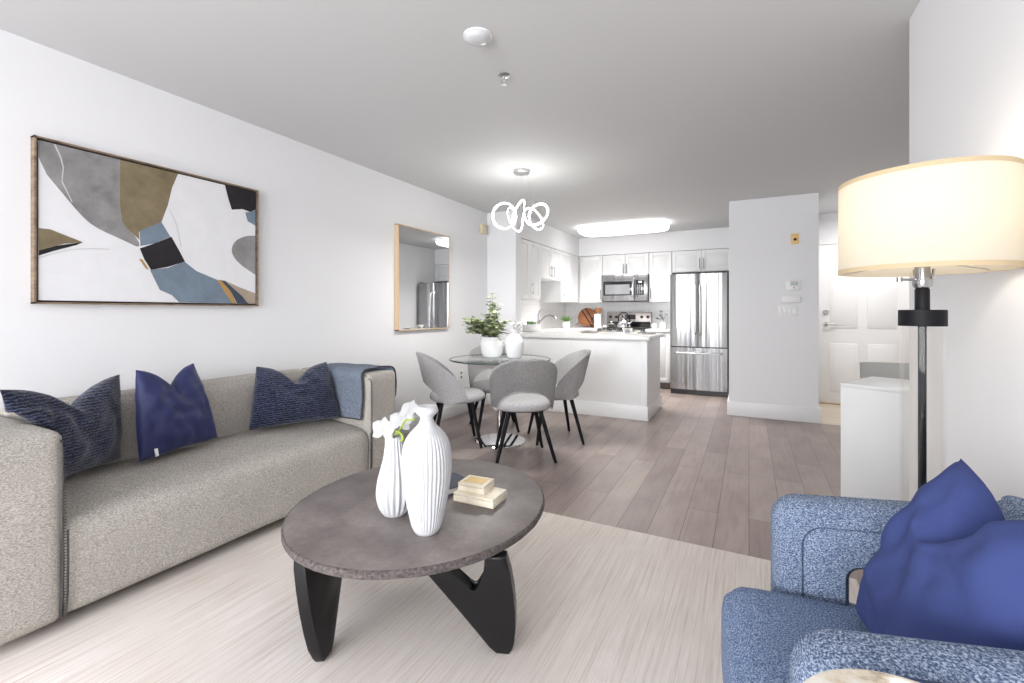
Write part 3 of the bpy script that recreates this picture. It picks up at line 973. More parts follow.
def make_chair():
    """local: faces +y; seat centre at origin"""
    t = thing('dining_chair', '', 'chair')
    bm = B()
    pr = [(.02, .392), (.17, .394), (.212, .402), (.232, .42), (.232, .445), (.214, .466), (.17, .476), (.02, .482)]
    def sq(tt, z, k):
        return 1 + .06 * abs(math.sin(2 * tt)) ** 2
    lathe(bm, pr, 56, (0, .02, 0), sq, sx=1.05, sy=1.06)
    link('seat', bm, M['chair_grey'], t, 60, local=True)
    # wrap-around shell with an arched opening at the bottom of the back
    def shell(u, v, off=0.0):
        th = (2 * u - 1) * math.radians(104)
        a = abs(2 * u - 1)
        top = .445 + .385 * max(0.0, 1 - a ** 2.3) ** .78
        bot = .400 + .165 * max(0.0, 1 - (a / .56) ** 2) ** .75
        if a > .56: bot = .400 + .03 * ((a - .56) / .44) ** 2
        z = bot + (top - bot) * v
        lean = (z - .40) / .42
        r = .254 + .018 * lean + off
        wid = 1.0 + .10 * lean
        x = r * wid * math.sin(th)
        y = .01 - r * math.cos(th) - .085 * lean * max(0, math.cos(th)) ** .6 * (1 if math.cos(th) > 0 else 0)
        return (x, y, z)
    bm = B(); n1, n2 = 61, 16
    grid(bm, n1, n2, shell)
    bmesh.ops.solidify(bm, geom=bm.faces[:], thickness=.036)
    bmesh.ops.recalc_face_normals(bm, faces=bm.faces)
    sharp = [e for e in bm.edges if len(e.link_faces) == 2 and e.calc_face_angle(0) > 1.0]
    bmesh.ops.bevel(bm, geom=sharp, offset=.007, segments=2, profile=.5, affect='EDGES')
    link('backrest', bm, M['chair_grey'], t, 60, local=True)
    for sx_, y0, x1, y1 in ((-1, -.13, .235, -.215), (1, -.13, .235, -.215), (-1, .13, .205, .205), (1, .13, .205, .205)):
        bm = B()
        tube(bm, [(sx_ * .125, y0, .395), (sx_ * (x1 - .01), y1 * .97, .03), (sx_ * x1, y1, .0)], [.019, .0135, .011], 12)
        link('leg', bm, M['black_metal'], t, local=True)
    bm = B(); box(bm, -.14, .14, -.14, .14, .383, .394, .003); link('seat_frame', bm, M['black_metal'], t, local=True)
    return t


proto = make_chair()
spots = [(-1.66, 3.41, (-.56, .83), 'grey round-back dining chair nearest the camera, its back toward us'),
         (-2.355, 3.455, (.76, .65), 'grey round-back dining chair on the left of the glass table, nearest the sofa'),
         (-1.625, 4.01, (-.81, -.59), 'grey round-back dining chair on the right, in front of the kitchen peninsula'),
         (-2.30, 4.09, (.613, -.79), 'grey round-back dining chair behind the glass table, mostly hidden by it')]
for i, (x, y, d, lb) in enumerate(spots):
    o = proto if i == 0 else dup_tree(proto)
    o.location = (x, y, 0); o.rotation_euler = (0, 0, math.atan2(-d[0], d[1]))
    tag(o, lb, 'chair', 'grey dining chairs')


# plant pot and jug on the glass table
def leaf(bm, c, d, L, W, up=(0, 0, 1), mi=0):
    d = Vector(d).normalized(); s = d.cross(Vector(up))
    s = s.normalized() if s.length > 1e-3 else Vector((1, 0, 0)); n_ = s.cross(d)
    pr = [(0, 0), (.25, .8), (.55, 1), (.85, .6), (1, 0)]
    L0 = [bm.verts.new(Vector(c) + d * L * t - s * W * w_ + n_ * .12 * L * t * (1 - t)) for t, w_ in pr]
    R0 = [bm.verts.new(Vector(c) + d * L * t + s * W * w_ + n_ * .12 * L * t * (1 - t)) for t, w_ in pr[1:-1]]
    Cn = [bm.verts.new(Vector(c) + d * L * t - n_ * .05 * L) for t, w_ in pr[1:-1]]
    for seq in (([L0[0], L0[1], Cn[0]], [Cn[0], L0[1], L0[2], Cn[1]], [Cn[1], L0[2], L0[3], Cn[2]], [Cn[2], L0[3], L0[4]]),
                ([L0[0], Cn[0], R0[0]], [Cn[0], Cn[1], R0[1], R0[0]], [Cn[1], Cn[2], R0[2], R0[1]], [Cn[2], L0[4], R0[2]])):
        for q in seq: bm.faces.new(q).material_index = mi


tz = .7605
pp = thing('potted_plant', 'leafy eucalyptus-like plant in a white ribbed pot on the glass table', 'plant', (-2.15, 3.765, tz))
bm = B()
Pp = [(.070, 0), (.085, .006), (.098, .04), (.108, .10), (.110, .15), (.106, .172), (.112, .178), (.113, .190), (.104, .190), (.100, .175), (.02, .172)]
lathe(bm, Pp, 96, (-2.15, 3.765, tz), lambda t, z, k: 1 + (.012 * math.sin(t * 24) if .02 < z < .165 else 0))
pot = link('pot', bm, M['gloss_white'], pp, 60)
bm = B(); lathe(bm, [(.001, .1755), (.098, .176), (.001, .182)], 24, (-2.15, 3.765, tz), cap=False); link('soil', bm, M['soil'], pp)
rnd = random.Random(11)
fol = B(); stems = B()
base_c = Vector((-2.15, 3.765, tz + .17))
camR = Vector((.889, .458, 0)); camF = Vector((-.458, .889, 0))
tips = []
for k in range(60):
    r_ = rnd.uniform(-.24, .15); f_ = rnd.uniform(-.13, .13)
    top = .26 - .45 * abs(r_ + .02)
    tips.append((r_, f_, rnd.uniform(.05, max(.09, top))))
tips += [(-.28, .0, .19), (-.24, -.05, .14), (-.20, .05, .17), (.0, .0, .42), (-.02, .02, .38), (.03, -.03, .33), (.12, -.04, .30), (.13, -.06, .24), (.10, -.13, .16), (.09, -.17, .0), (.13, -.20, -.05), (.06, .0, .33), (.15, -.18, .04)]
for (r_, f_, u_) in tips:
    if ((base_c + camR * r_ + camF * f_).xy - Vector((-1.935, 3.805))).length < .14: continue
    tip = base_c + camR * r_ + camF * f_ + Vector((0, 0, u_))
    mid = base_c + (tip - base_c) * .5 + Vector((0, 0, .05))
    pts = [base_c + Vector((r_ * .12, f_ * .12, 0))]
    for i in range(1, 9):
        t = i / 8
        pts.append((1 - t) ** 2 * base_c + 2 * t * (1 - t) * mid + t * t * tip)
    tube(stems, pts, .0018, 5)
    for i in range(2, 9):
        for s_ in (0, 1, 2):
            if rnd.random() < .3: continue
            a = rnd.uniform(0, 2 * PI)
            d = Vector((math.cos(a), math.sin(a), rnd.uniform(-.3, .6)))
            if (pts[i].xy - Vector((-1.935, 3.805))).length < .17 and pts[i].z < tz + .33: continue
            leaf(fol, pts[i], d, rnd.uniform(.04, .062), rnd.uniform(.021, .030))
link('stems', stems, M['twig'], pp); o = link('foliage', fol, M['leaf'], pp, 0); o['kind'] = 'stuff'

jug = thing('jug_vase', 'plain white bottle-necked vase beside the potted plant on the glass table', 'vase', (-1.935, 3.805, tz))
bm = B()
lathe(bm, interp([(.055, 0), (.068, .01), (.082, .06), (.088, .11), (.086, .15), (.070, .185), (.048, .205), (.040, .225), (.046, .25), (.050, .257)], 36) + [(.044, .257), (.036, .23), (.05, .19), (.06, .1), (.005, .09)], 48, (-1.935, 3.805, tz))
link('vase_body', bm, M['gloss_white'], jug, 80)
bm = B(); rnd = random.Random(5)
for (r_, f_, u_) in ((.0, -.01, .33), (-.015, 0, .31), (.05, .01, .31), (.09, -.02, .30), (.03, .03, .30)):
    a0 = Vector((-1.935, 3.805, tz + .10)); tip = Vector((-1.935, 3.805, tz)) + camR * r_ + camF * f_ + Vector((0, 0, u_))
    tube(bm, [a0, a0 + Vector((0, 0, .14)), tip], .0015, 5)
sp = link('stems', bm, M['twig'], None); bm = B()
tagged = thing('white_sprig', 'pale white blossoms standing in the bottle-necked vase on the glass table', 'flowers', (-1.935, 3.805, tz + .1))
for v_ in sp.data.vertices: v_.co -= Vector(tagged.location)
sp.parent = tagged
for (r_, f_, u_) in ((.0, -.01, .33), (-.015, 0, .31), (.05, .01, .31), (.09, -.02, .30), (.03, .03, .30)):
    tip = Vector((-1.935, 3.805, tz)) + camR * r_ + camF * f_ + Vector((0, 0, u_))
    for k in range(6):
        a = rnd.uniform(0, 2 * PI); leaf(bm, tip, (math.cos(a), math.sin(a), rnd.uniform(-.2, .8)), .035, .013)
link('petals', bm, M['petal'], tagged, 0)

# ------------------------------------------------------------------ kitchen peninsula, counters, cabinets
pen = thing('kitchen_peninsula', 'white panelled kitchen peninsula facing the dining set', 'peninsula', (-1.8, 5.5, 0))
bm = B(); box(bm, -2.58, -.99, 5.12, 5.98, 0, .872, .003)
link('body', bm, M['cabinet'], pen)
bm = B(); box(bm, -2.58, -.972, 5.102, 5.12, 0, .155, .004); box(bm, -.99, -.972, 5.102, 5.985, 0, .155, .004); link('base_trim', bm, M['trim'], pen)
bm = B(); box(bm, -1.045, -.985, 5.112, 5.12, .155, .872, .002); box(bm, -.99, -.982, 5.112, 5.18, .155, .872, .002); link('corner_trim', bm, M['trim'], pen)

bm = B()
box(bm, -2.58, -.955, 5.085, 5.26, .875, .915, .004)
box(bm, XL + .013, -.955, 5.26, 6.0, .875, .915, .004)
box(bm, XL + .013, -2.36, 6.0, YW - .013, .875, .915, .004)
box(bm, -2.36, -2.205, 7.31, YW - .013, .875, .915, .004)
tag(link('countertop', bm, M['quartz'], origin=(-1.9, 5.6, .875)), 'white quartz worktop running over the peninsula and round the sink', 'countertop')
bm = B(); box(bm, -1.435, -1.06, 7.31, YW - .013, .875, .915, .004)
tag(link('countertop', bm, M['quartz'], origin=(-1.25, 7.6, .875)), 'short white worktop between the stove and the fridge', 'countertop')


def shaker(bm, x0, x1, y0, y1, z0, z1, axis, sgn, r=.055):
    """a shaker door: slab with a raised frame and inner bead; the face looks along sgn*axis"""
    t = .016
    if axis == 'y':
        yb = y0
        box(bm, x0, x1, min(yb, yb + sgn * .010), max(yb, yb + sgn * .010), z0, z1)
        for d in ((x0, x0 + r, z0, z1), (x1 - r, x1, z0, z1), (x0 + r, x1 - r, z0, z0 + r), (x0 + r, x1 - r, z1 - r, z1)):
            box(bm, d[0], d[1], min(yb, yb + sgn * .021), max(yb, yb + sgn * .021), d[2], d[3], .003)
        if x1 - x0 > 3.2 * r and z1 - z0 > 3.2 * r:
            q = r + .022
            box(bm, x0 + q, x1 - q, min(yb, yb + sgn * .015), max(yb, yb + sgn * .015), z0 + q, z1 - q, .004)
    else:
        xb = x0
        box(bm, min(xb, xb + sgn * .010), max(xb, xb + sgn * .010), y0, y1, z0, z1)
        for d in ((y0, y0 + r, z0, z1), (y1 - r, y1, z0, z1), (y0 + r, y1 - r, z0, z0 + r), (y0 + r, y1 - r, z1 - r, z1)):
            box(bm, min(xb, xb + sgn * .021), max(xb, xb + sgn * .021), d[0], d[1], d[2], d[3], .003)


def bar(bm, p, axis, L, out):
    o_ = Vector(out); a = Vector(axis)
    p = Vector(p)
    tube(bm, [p + o_ * .032 - a * L / 2, p + o_ * .032 + a * L / 2], .006, 8)
    for s_ in (-.36, .36):
        tube(bm, [p + a * L * s_, p + a * L * s_ + o_ * .032], .0045, 6)


def cabinet(label, body, doors, group, name='wall_cabinet'):
    x0, x1, y0, y1, z0, z1 = body
    c = thing(name, label, 'cabinet', ((x0 + x1) / 2, (y0 + y1) / 2, z0), 0, group)
    bx('body', body, M['cabinet'], c)
    for (d, axis, sgn, hp) in doors:
        bm = B(); shaker(bm, *d, axis, sgn)
        dr = link('door', bm, M['cabinet'], c)
        if hp:
            bm = B(); bar(bm, hp, (0, 0, 1), .16, (0, sgn, 0) if axis == 'y' else (sgn, 0, 0))
            link('handle', bm, M['handle'], dr)
    return c


g = 'white upper cabinets'
FX = -2.642   # front of the left run bodies
e = .003
cabinet('white upper cabinet on the left kitchen wall, nearest the pillar', (XL, FX, 5.27, 5.975, 1.355, 2.142),
        [((FX, FX, 5.27 + e, 5.62 - e, 1.358, 2.138), 'x', 1, None), ((FX, FX, 5.62 + e, 5.975 - e, 1.358, 2.138), 'x', 1, (FX + .021, 5.66, 1.50))], g)
cabinet('short white upper cabinet above the sink on the left kitchen wall', (XL, FX, 5.978, 6.757, 1.665, 2.142),
        [((FX, FX, 5.98 + e, 6.365 - e, 1.668, 2.138), 'x', 1, (FX + .021, 6.32, 1.78)), ((FX, FX, 6.365 + e, 6.757 - e, 1.668, 2.138), 'x', 1, (FX + .021, 6.41, 1.78))], g)
cabinet('white upper cabinet in the far left kitchen corner beyond the sink', (XL, FX, 6.76, 7.615, 1.345, 2.142),
        [((FX, FX, 6.76 + e, 7.20 - e, 1.348, 2.138), 'x', 1, (FX + .021, 6.82, 1.50)), ((FX, FX, 7.20 + e, 7.60 - e, 1.348, 2.138), 'x', 1, None)], g)
FY = 7.642
cabinet('tall white upper cabinet just left of the microwave', (XL, -2.205, FY, YW, 1.345, 2.142),
        [((-2.61 + e, -2.205 - e, FY, FY, 1.348, 2.138), 'y', -1, (-2.235, FY - .021, 1.48))], g)
cabinet('white double-door upper cabinet directly above the microwave', (-2.202, -1.438, FY, YW, 1.80, 2.142),
        [((-2.202 + e, -1.82 - e, FY, FY, 1.803, 2.138), 'y', -1, (-1.845, FY - .021, 1.90)), ((-1.82 + e, -1.438 - e, FY, FY, 1.803, 2.138), 'y', -1, (-1.795, FY - .021, 1.90))], g)
cabinet('narrow white upper cabinet between the microwave and the fridge', (-1.435, -1.085, FY, YW, 1.345, 2.142),
        [((-1.435 + e, -1.085 - e, FY, FY, 1.348, 2.138), 'y', -1, (-1.405, FY - .021, 1.48))], g)
cabinet('wide white double-door cabinet above the fridge', (-1.082, -.208, FY, YW, 1.805, 2.142),
        [((-1.082 + e, -.645 - e, FY, FY, 1.808, 2.138), 'y', -1, (-.675, FY - .021, 1.93)), ((-.645 + e, -.208 - e, FY, FY, 1.808, 2.138), 'y', -1, (-.615, FY - .021, 1.93))], g)


def base_unit(label, body, doors):
    c = cabinet(label, body, doors, 'white base cabinets', 'base_cabinet')
    x0, x1, y0, y1, z0, z1 = body
    return c


c = base_unit('white base cabinet between the stove and the fridge', (-1.435, -1.06, 7.345, YW, .10, .873), [((-1.435 + e, -1.06 - e, 7.345, 7.345, .11, .87), 'y', -1, None)])
bx('toe_kick', (-1.435, -1.06, 7.40, 7.9, 0, .10), M['grey_board'], c)
c = base_unit('white base cabinets along the left kitchen wall under the sink', (XL + .003, -2.40, 6.02, YW - .003, .10, .873), [((-2.40, -2.40, 6.05, 6.65, .11, .87), 'x', 1, None), ((-2.40, -2.40, 6.66, 7.28, .11, .87), 'x', 1, None)])
bx('toe_kick', (XL + .003, -2.46, 6.02, YW - .003, 0, .10), M['grey_board'], c)
c['label'] = 'white base cabinet run under the sink counter, left kitchen wall'
c = base_unit('small white base cabinet left of the stove', (-2.395, -2.205, 7.345, YW, .10, .873), [((-2.395 + e, -2.205 - e, 7.345, 7.345, .11, .87), 'y', -1, None)])
bx('toe_kick', (-2.395, -2.205, 7.40, 7.9, 0, .10), M['grey_board'], c)

# fridge
fr = thing('refrigerator', 'stainless steel french-door refrigerator with a bottom freezer drawer', 'refrigerator', (-.66, 7.4, 0))
bx('body', (-1.045, -.262, 7.07, 7.80, .03, 1.735), M['steel_dark'], fr, .005)
def fdoor(x0, x1, z0, z1):
    bm = B()
    def f(u, v):
        a = 2 * u - 1
        return (x0 + (x1 - x0) * u, 7.003 + .010 * a ** 4 + .012 * a * a, z0 + (z1 - z0) * v)
    grid(bm, 24, 2, f)
    bmesh.ops.solidify(bm, geom=bm.faces[:], thickness=.0)
    bm.free()
    bm = B()
    for a in (0,):
        n_ = 24
        fr_ = [bm.verts.new(f(i / n_, 0)) for i in range(n_ + 1)]; ft = [bm.verts.new(f(i / n_, 1)) for i in range(n_ + 1)]
        b0 = bm.verts.new((x0, 7.066, z0)); b1_ = bm.verts.new((x1, 7.066, z0)); t0 = bm.verts.new((x0, 7.066, z1)); t1_ = bm.verts.new((x1, 7.066, z1))
        for i in range(n_): bm.faces.new((fr_[i], fr_[i + 1], ft[i + 1], ft[i]))
        bm.faces.new(fr_ + [b1_, b0]); bm.faces.new(ft + [t1_, t0])
        bm.faces.new((b0, t0, ft[0], fr_[0])); bm.faces.new((b1_, t1_, ft[-1], fr_[-1])); bm.faces.new((b0, b1_, t1_, t0))
    return bm
d1 = link('door', fdoor(-1.043, -.668, .69, 1.73), M['steel'], fr, 30)
d2 = link('door', fdoor(-.660, -.288, .69, 1.73), M['steel'], fr, 30)
d3 = link('freezer_drawer', fdoor(-1.043, -.288, .075, .675), M['steel'], fr, 30)
for d_, x in ((d1, -.695), (d2, -.633)):
    bm = B(); tube(bm, [(x, 7.01, .86), (x, 6.955, .89), (x, 6.945, 1.2), (x, 6.955, 1.53), (x, 7.01, 1.56)], .012, 10); link('handle', bm, M['nickel'], d_)
bm = B(); tube(bm, [(-.98, 7.01, .60), (-.95, 6.955, .60), (-.66, 6.945, .60), (-.38, 6.955, .60), (-.35, 7.01, .60)], .012, 10); link('handle', bm, M['nickel'], d3)
bm = B(); box(bm, -1.035, -.27, 7.03, 7.08, 0.0, .07); link('kick_grille', bm, M['steel_dark'], fr)
for x0_, x1_ in ((-1.02, -.96), (-.36, -.30), (-.70, -.63)): bx('hinge_cover', (x0_, x1_, 7.02, 7.12, 1.735, 1.750), M['steel_dark'], fr, .003)

fr.location.x += .02

# microwave
mw = thing('microwave', 'stainless over-the-range microwave mounted above the stove', 'microwave', (-1.82, 7.75, 1.36))
bx('body', (-2.198, -1.44, 7.56, YW - .013, 1.358, 1.796), M['steel_dark'], mw, .004)
bm = B(); box(bm, -2.198, -1.65, 7.528, 7.56, 1.365, 1.796, .004); dr = link('door', bm, M['steel'], mw)
bx('door_window', (-2.165, -1.69, 7.524, 7.53, 1.455, 1.69), M['black_glass'], dr, .003)
bx('window_screen', (-2.13, -1.725, 7.5225, 7.526, 1.475, 1.635), M['window_mesh'], dr)
bm = B(); tube(bm, [(-1.655, 7.53, 1.42), (-1.655, 7.49, 1.44), (-1.655, 7.485, 1.58), (-1.655, 7.49, 1.715), (-1.655, 7.53, 1.735)], .011, 8); link('handle', bm, M['nickel'], dr)
bx('control_housing', (-1.645, -1.44, 7.53, 7.56, 1.365, 1.796), M['steel'], mw, .004)
bx('control_panel', (-1.625, -1.50, 7.524, 7.532, 1.46, 1.70), M['black_glass'], mw, .002)
bx('display', (-1.585, -1.53, 7.522, 7.526, 1.655, 1.685), M['lcd'], mw)
for r_ in range(5):
    bm = B()
    for k in range(3): box(bm, -1.612 + k * .034, -1.592 + k * .034, 7.5222, 7.526, 1.485 + r_ * .031, 1.500 + r_ * .031)
    link('button_row', bm, M['handle'], mw)

# stove
sv = thing('stove', 'stainless electric range with a knobbed back panel under the microwave', 'stove', (-1.82, 7.6, 0))
bx('body', (-2.198, -1.440, 7.32, 7.92, 0.0, .90), M['steel'], sv, .004)
bx('cooktop', (-2.198, -1.440, 7.30, 7.92, .90, .918), M['black_glass'], sv, .003)
bm = B(); box(bm, -2.195, -1.443, 7.86, 7.93, .918, 1.18, .008); bg = link('control_panel', bm, M['panel'], sv)
bx('panel_lower', (-2.16, -1.46, 7.855, 7.862, .93, 1.02), M['black_glass'], bg)
bx('display', (-1.93, -1.70, 7.853, 7.862, 1.06, 1.14), M['black_glass'], bg)
for x in (-2.13, -2.03, -1.60, -1.50):
    bm = B(); lathe(bm, [(.026, 0), (.024, .02), (.02, .026)], 18)
    box(bm, -.006, .006, -.024, .024, .02, .034, .002)
    bmesh.ops.transform(bm, matrix=Matrix.Translation((x, 7.86, 1.10)) @ Rx, verts=bm.verts)
    link('knob', bm, M['steel_dark'], bg)
bx('oven_door', (-2.18, -1.458, 7.30, 7.32, .22, .86), M['black_glass'], sv, .004)
bm = B(); tube(bm, [(-2.1, 7.30, .80), (-2.1, 7.26, .80), (-1.54, 7.26, .80), (-1.54, 7.30, .80)], .012, 8); link('handle', bm, M['nickel'], sv)

# faucet and sink
fc = thing('kitchen_faucet', 'chrome kitchen faucet with an arched spout and upright lever', 'faucet', (-2.78, 6.25, .915))
fx, fy = -2.78, 6.25
bm = B(); lathe(bm, [(.03, 0), (.028, .012), (.022, .02), (.021, .13), (.018, .15)], 20, (fx, fy, .915)); link('body', bm, M['faucet'], fc)
bm = B(); tube(bm, [(fx, fy, 1.0), (fx + .05, fy - .005, 1.06), (fx + .12, fy - .01, 1.12), (fx + .19, fy - .015, 1.135), (fx + .25, fy - .02, 1.12), (fx + .285, fy - .022, 1.085)], [.016, .015, .014, .014, .017, .018], 10); link('spout', bm, M['faucet'], fc)
bm = B(); tube(bm, [(fx, fy, 1.06), (fx - .005, fy, 1.14), (fx + .02, fy, 1.20), (fx + .07, fy - .005, 1.225)], [.016, .011, .008, .007], 8); link('lever', bm, M['faucet'], fc)

# counter-top things
pl = thing('herb_planter', 'small rectangular white planter with green sprigs beside the faucet', 'plant', (-2.66, 5.62, .915))
bm = B(); box(bm, -2.76, -2.53, 5.66, 5.80, .916, 1.015, .008); link('planter', bm, M['gloss_white'], pl)
bm = B(); rnd = random.Random(3)
for k in range(26):
    c_ = Vector((rnd.uniform(-2.73, -2.60), rnd.uniform(5.68, 5.78), 1.013)); a = rnd.uniform(0, 6.28)
    leaf(bm, c_, (math.cos(a) * .7, math.sin(a) * .7, 1), rnd.uniform(.035, .06), .012)
o = link('foliage', bm, M['leaf_fresh'], pl, 0); o['kind'] = 'stuff'

pl = thing('succulent_pot', 'little spiky green plant in a white pot at the back corner of the kitchen counter', 'plant', (-2.66, 7.10, .915))
bm = B(); lathe(bm, [(.045, .001), (.058, .01), (.064, .07), (.058, .11), (.05, .11), (.01, .10)], 24, (-2.66, 7.10, .915)); link('pot', bm, M['gloss_white'], pl)
bm = B(); rnd = random.Random(4)
for k in range(34):
    a = rnd.uniform(0, 6.28); leaf(bm, Vector((-2.66, 7.10, 1.015)), (math.cos(a) * .75, math.sin(a) * .75, rnd.uniform(.4, 1.2)), rnd.uniform(.09, .15), .009)
o = link('foliage', bm, M['leaf_fresh'], pl, 0); o['kind'] = 'stuff'

cb = thing('cutting_board', 'round wooden cutting board with dark stripes leaning on the kitchen backsplash', 'cutting board', (-2.56, 7.80, .93))
R_ = .165; cz = .916 + R_ + .012
lean = Matrix.Translation((-2.545, 7.835, cz)) @ Matrix.Rotation(math.radians(-10), 4, 'X')
bm = B(); lathe(bm, [(R_ - .005, -.01), (R_, -.006), (R_, .006), (R_ - .005, .01)], 56)
bmesh.ops.transform(bm, matrix=lean @ Rx, verts=bm.verts); bd = link('board', bm, M['acacia'], cb)
bm = B(); ang = math.radians(215)
tube(bm, [(math.cos(ang) * (R_ - .01), math.sin(ang) * (R_ - .01), 0), (math.cos(ang) * (R_ + .055), math.sin(ang) * (R_ + .055), 0), (math.cos(ang) * (R_ + .085), math.sin(ang) * (R_ + .085), 0)], [.022, .018, .024], 10, flat=.4)
bmesh.ops.transform(bm, matrix=lean @ Rx @ Matrix.Diagonal((1, 1, .45, 1)), verts=bm.verts); link('handle', bm, M['acacia'], cb)
bm = B()
for off in (-.012, .062):
    dirv = Vector((math.cos(math.radians(-55)), math.sin(math.radians(-55)), 0)); nv = Vector((-dirv.y, dirv.x, 0))
    hl = math.sqrt(R_ ** 2 - off ** 2) - .003
    box(bm, -hl, hl, -.011, .011, -.0105, .0112, mtx=Matrix.Translation(nv * off) @ Matrix.Rotation(math.radians(-55), 4, 'Z'))
bmesh.ops.transform(bm, matrix=lean @ Rx, verts=bm.verts); o = link('stripe', bm, M['dark_band'], bd); o['label'] = 'dark inlaid stripes'
cb = thing('paddle_board', 'small wooden paddle board leaning behind the round striped board', 'cutting board', (-2.43, 7.87, .93))
bm = B(); box(bm, -2.50, -2.34, 7.900, 7.915, .917, 1.15, .006); link('board', bm, M['acacia'], cb)
bm = B(); box(bm, -2.45, -2.39, 7.900, 7.915, 1.15, 1.225, .012); link('handle', bm, M['acacia'], cb)

cr = thing('utensil_crock', 'white ceramic crock holding wooden utensils left of the stove', 'crock', (-2.30, 7.66, .915))
bm = B(); lathe(bm, [(.058, .001), (.062, .006), (.062, .235), (.056, .235), (.054, .02), (.01, .018)], 28, (-2.30, 7.66, .915)); link('crock_body', bm, M['gloss_white'], cr)
bm = B(); tube(bm, [(-2.357, 7.645, 1.09), (-2.40, 7.63, 1.08), (-2.405, 7.63, 1.02), (-2.36, 7.645, .99)], .007, 8); link('handle', bm, M['black_metal'], cr)
for i, (dx, dy, tlt, w_) in enumerate(((-.018, 0.0, -.04, .024), (.012, .012, .10, .028), (.025, -.015, .09, .02))):
    u = thing('wooden_utensil', ['flat wooden spatula, leftmost in the white crock', 'broad wooden turner in the middle of the white crock', 'slim wooden spoon tilting right in the white crock'][i], 'utensil', (-2.30 + dx, 7.66 + dy, .94), 0, 'wooden utensils in the crock')
    mt = Matrix.Translation((-2.30 + dx * .3, 7.66 + dy, .936)) @ Matrix.Rotation(tlt, 4, 'Y')
    bm = B(); box(bm, -.006, .006, -.004, .004, 0, .24, .002, mtx=mt); link('handle', bm, M['walnut_tool'], u)
    bm = B(); box(bm, -w_, w_, -.004, .004, .235, .325, .003, mtx=mt)
    link('blade', bm, M['walnut_tool'], u)

kt = thing('tea_kettle', 'shiny steel kettle with a black arched handle on the stove', 'kettle', (-1.80, 7.45, .918))
bm = B(); lathe(bm, [(.075, .001), (.10, .006), (.108, .03), (.102, .07), (.08, .115), (.05, .145), (.03, .15), (.026, .165), (.012, .172)], 36, (-1.80, 7.45, .918)); link('kettle_body', bm, M['chrome'], kt)
bm = B(); tube(bm, [(-1.89, 7.45, 1.03), (-1.885, 7.45, 1.12), (-1.84, 7.45, 1.175), (-1.76, 7.45, 1.175), (-1.715, 7.45, 1.12), (-1.71, 7.45, 1.03)], .010, 8); link('handle', bm, M['black_metal'], kt)
bm = B(); tube(bm, [(-1.71, 7.43, .99), (-1.66, 7.41, 1.03), (-1.63, 7.40, 1.06)], [.022, .016, .012], 10); link('spout', bm, M['chrome'], kt)

# on the peninsula, its far side
tr = thing('serving_tray', 'long white marble tray with gold ends on the peninsula', 'tray', (-1.40, 5.72, .915))
bm = B(); box(bm, -1.66, -1.20, 5.64, 5.80, .916, .930, .003); link('tray_base', bm, M['gloss_white'], tr)
bm = B(); box(bm, -1.66, -1.64, 5.64, 5.80, .930, .938, .002); box(bm, -1.22, -1.20, 5.64, 5.80, .930, .938, .002); link('tray_handle', bm, M['gold'], tr)
pt = thing('glass_teapot', 'clear glass teapot with a loop handle on the peninsula tray', 'teapot', (-1.52, 5.72, .93))
bm = B(); lathe(bm, [(.045, .001), (.062, .008), (.07, .04), (.062, .075), (.04, .095), (.036, .10)], 32, (-1.54, 5.72, .930)); link('pot_body', bm, M['glass'], pt)
bm = B(); lathe(bm, [(.042, .10), (.04, .106), (.012, .112), (.010, .13), (.002, .135)], 20, (-1.54, 5.72, .930)); link('pot_lid', bm, M['chrome'], pt)
bm = B(); tube(bm, [(-1.60, 5.70, 1.0), (-1.645, 5.68, 1.01), (-1.65, 5.68, .96), (-1.60, 5.70, .95)], .004, 6); link('handle', bm, M['chrome'], pt)
bm = B(); tube(bm, [(-1.475, 5.74, .96), (-1.44, 5.755, .985), (-1.42, 5.76, 1.02)], [.012, .009, .007], 8); link('spout', bm, M['glass'], pt)
bw = thing('serving_bowl', 'small polished steel bowl at the right end of the peninsula tray', 'bowl', (-1.34, 5.72, .93))
bm = B(); lathe(bm, [(.028, .001), (.032, .004), (.056, .03), (.066, .055), (.063, .056), (.05, .03), (.01, .012)], 30, (-1.34, 5.72, .930)); link('bowl_body', bm, M['chrome'], bw)
bm = B(); box(bm, -1.92, -1.74, 5.66, 5.84, .916, .926, .003)
tag(link('stone_board', bm, M['grey_board'], origin=(-1.83, 5.75, .916)), 'flat grey stone board on the peninsula left of the tray', 'board')
bm = B(); box(bm, -1.16, -1.02, 5.70, 5.86, .916, .925, .003)
tag(link('drying_mat', bm, M['grey_board'], origin=(-1.09, 5.78, .916)), 'dark grey mat on the right end of the peninsula', 'mat')

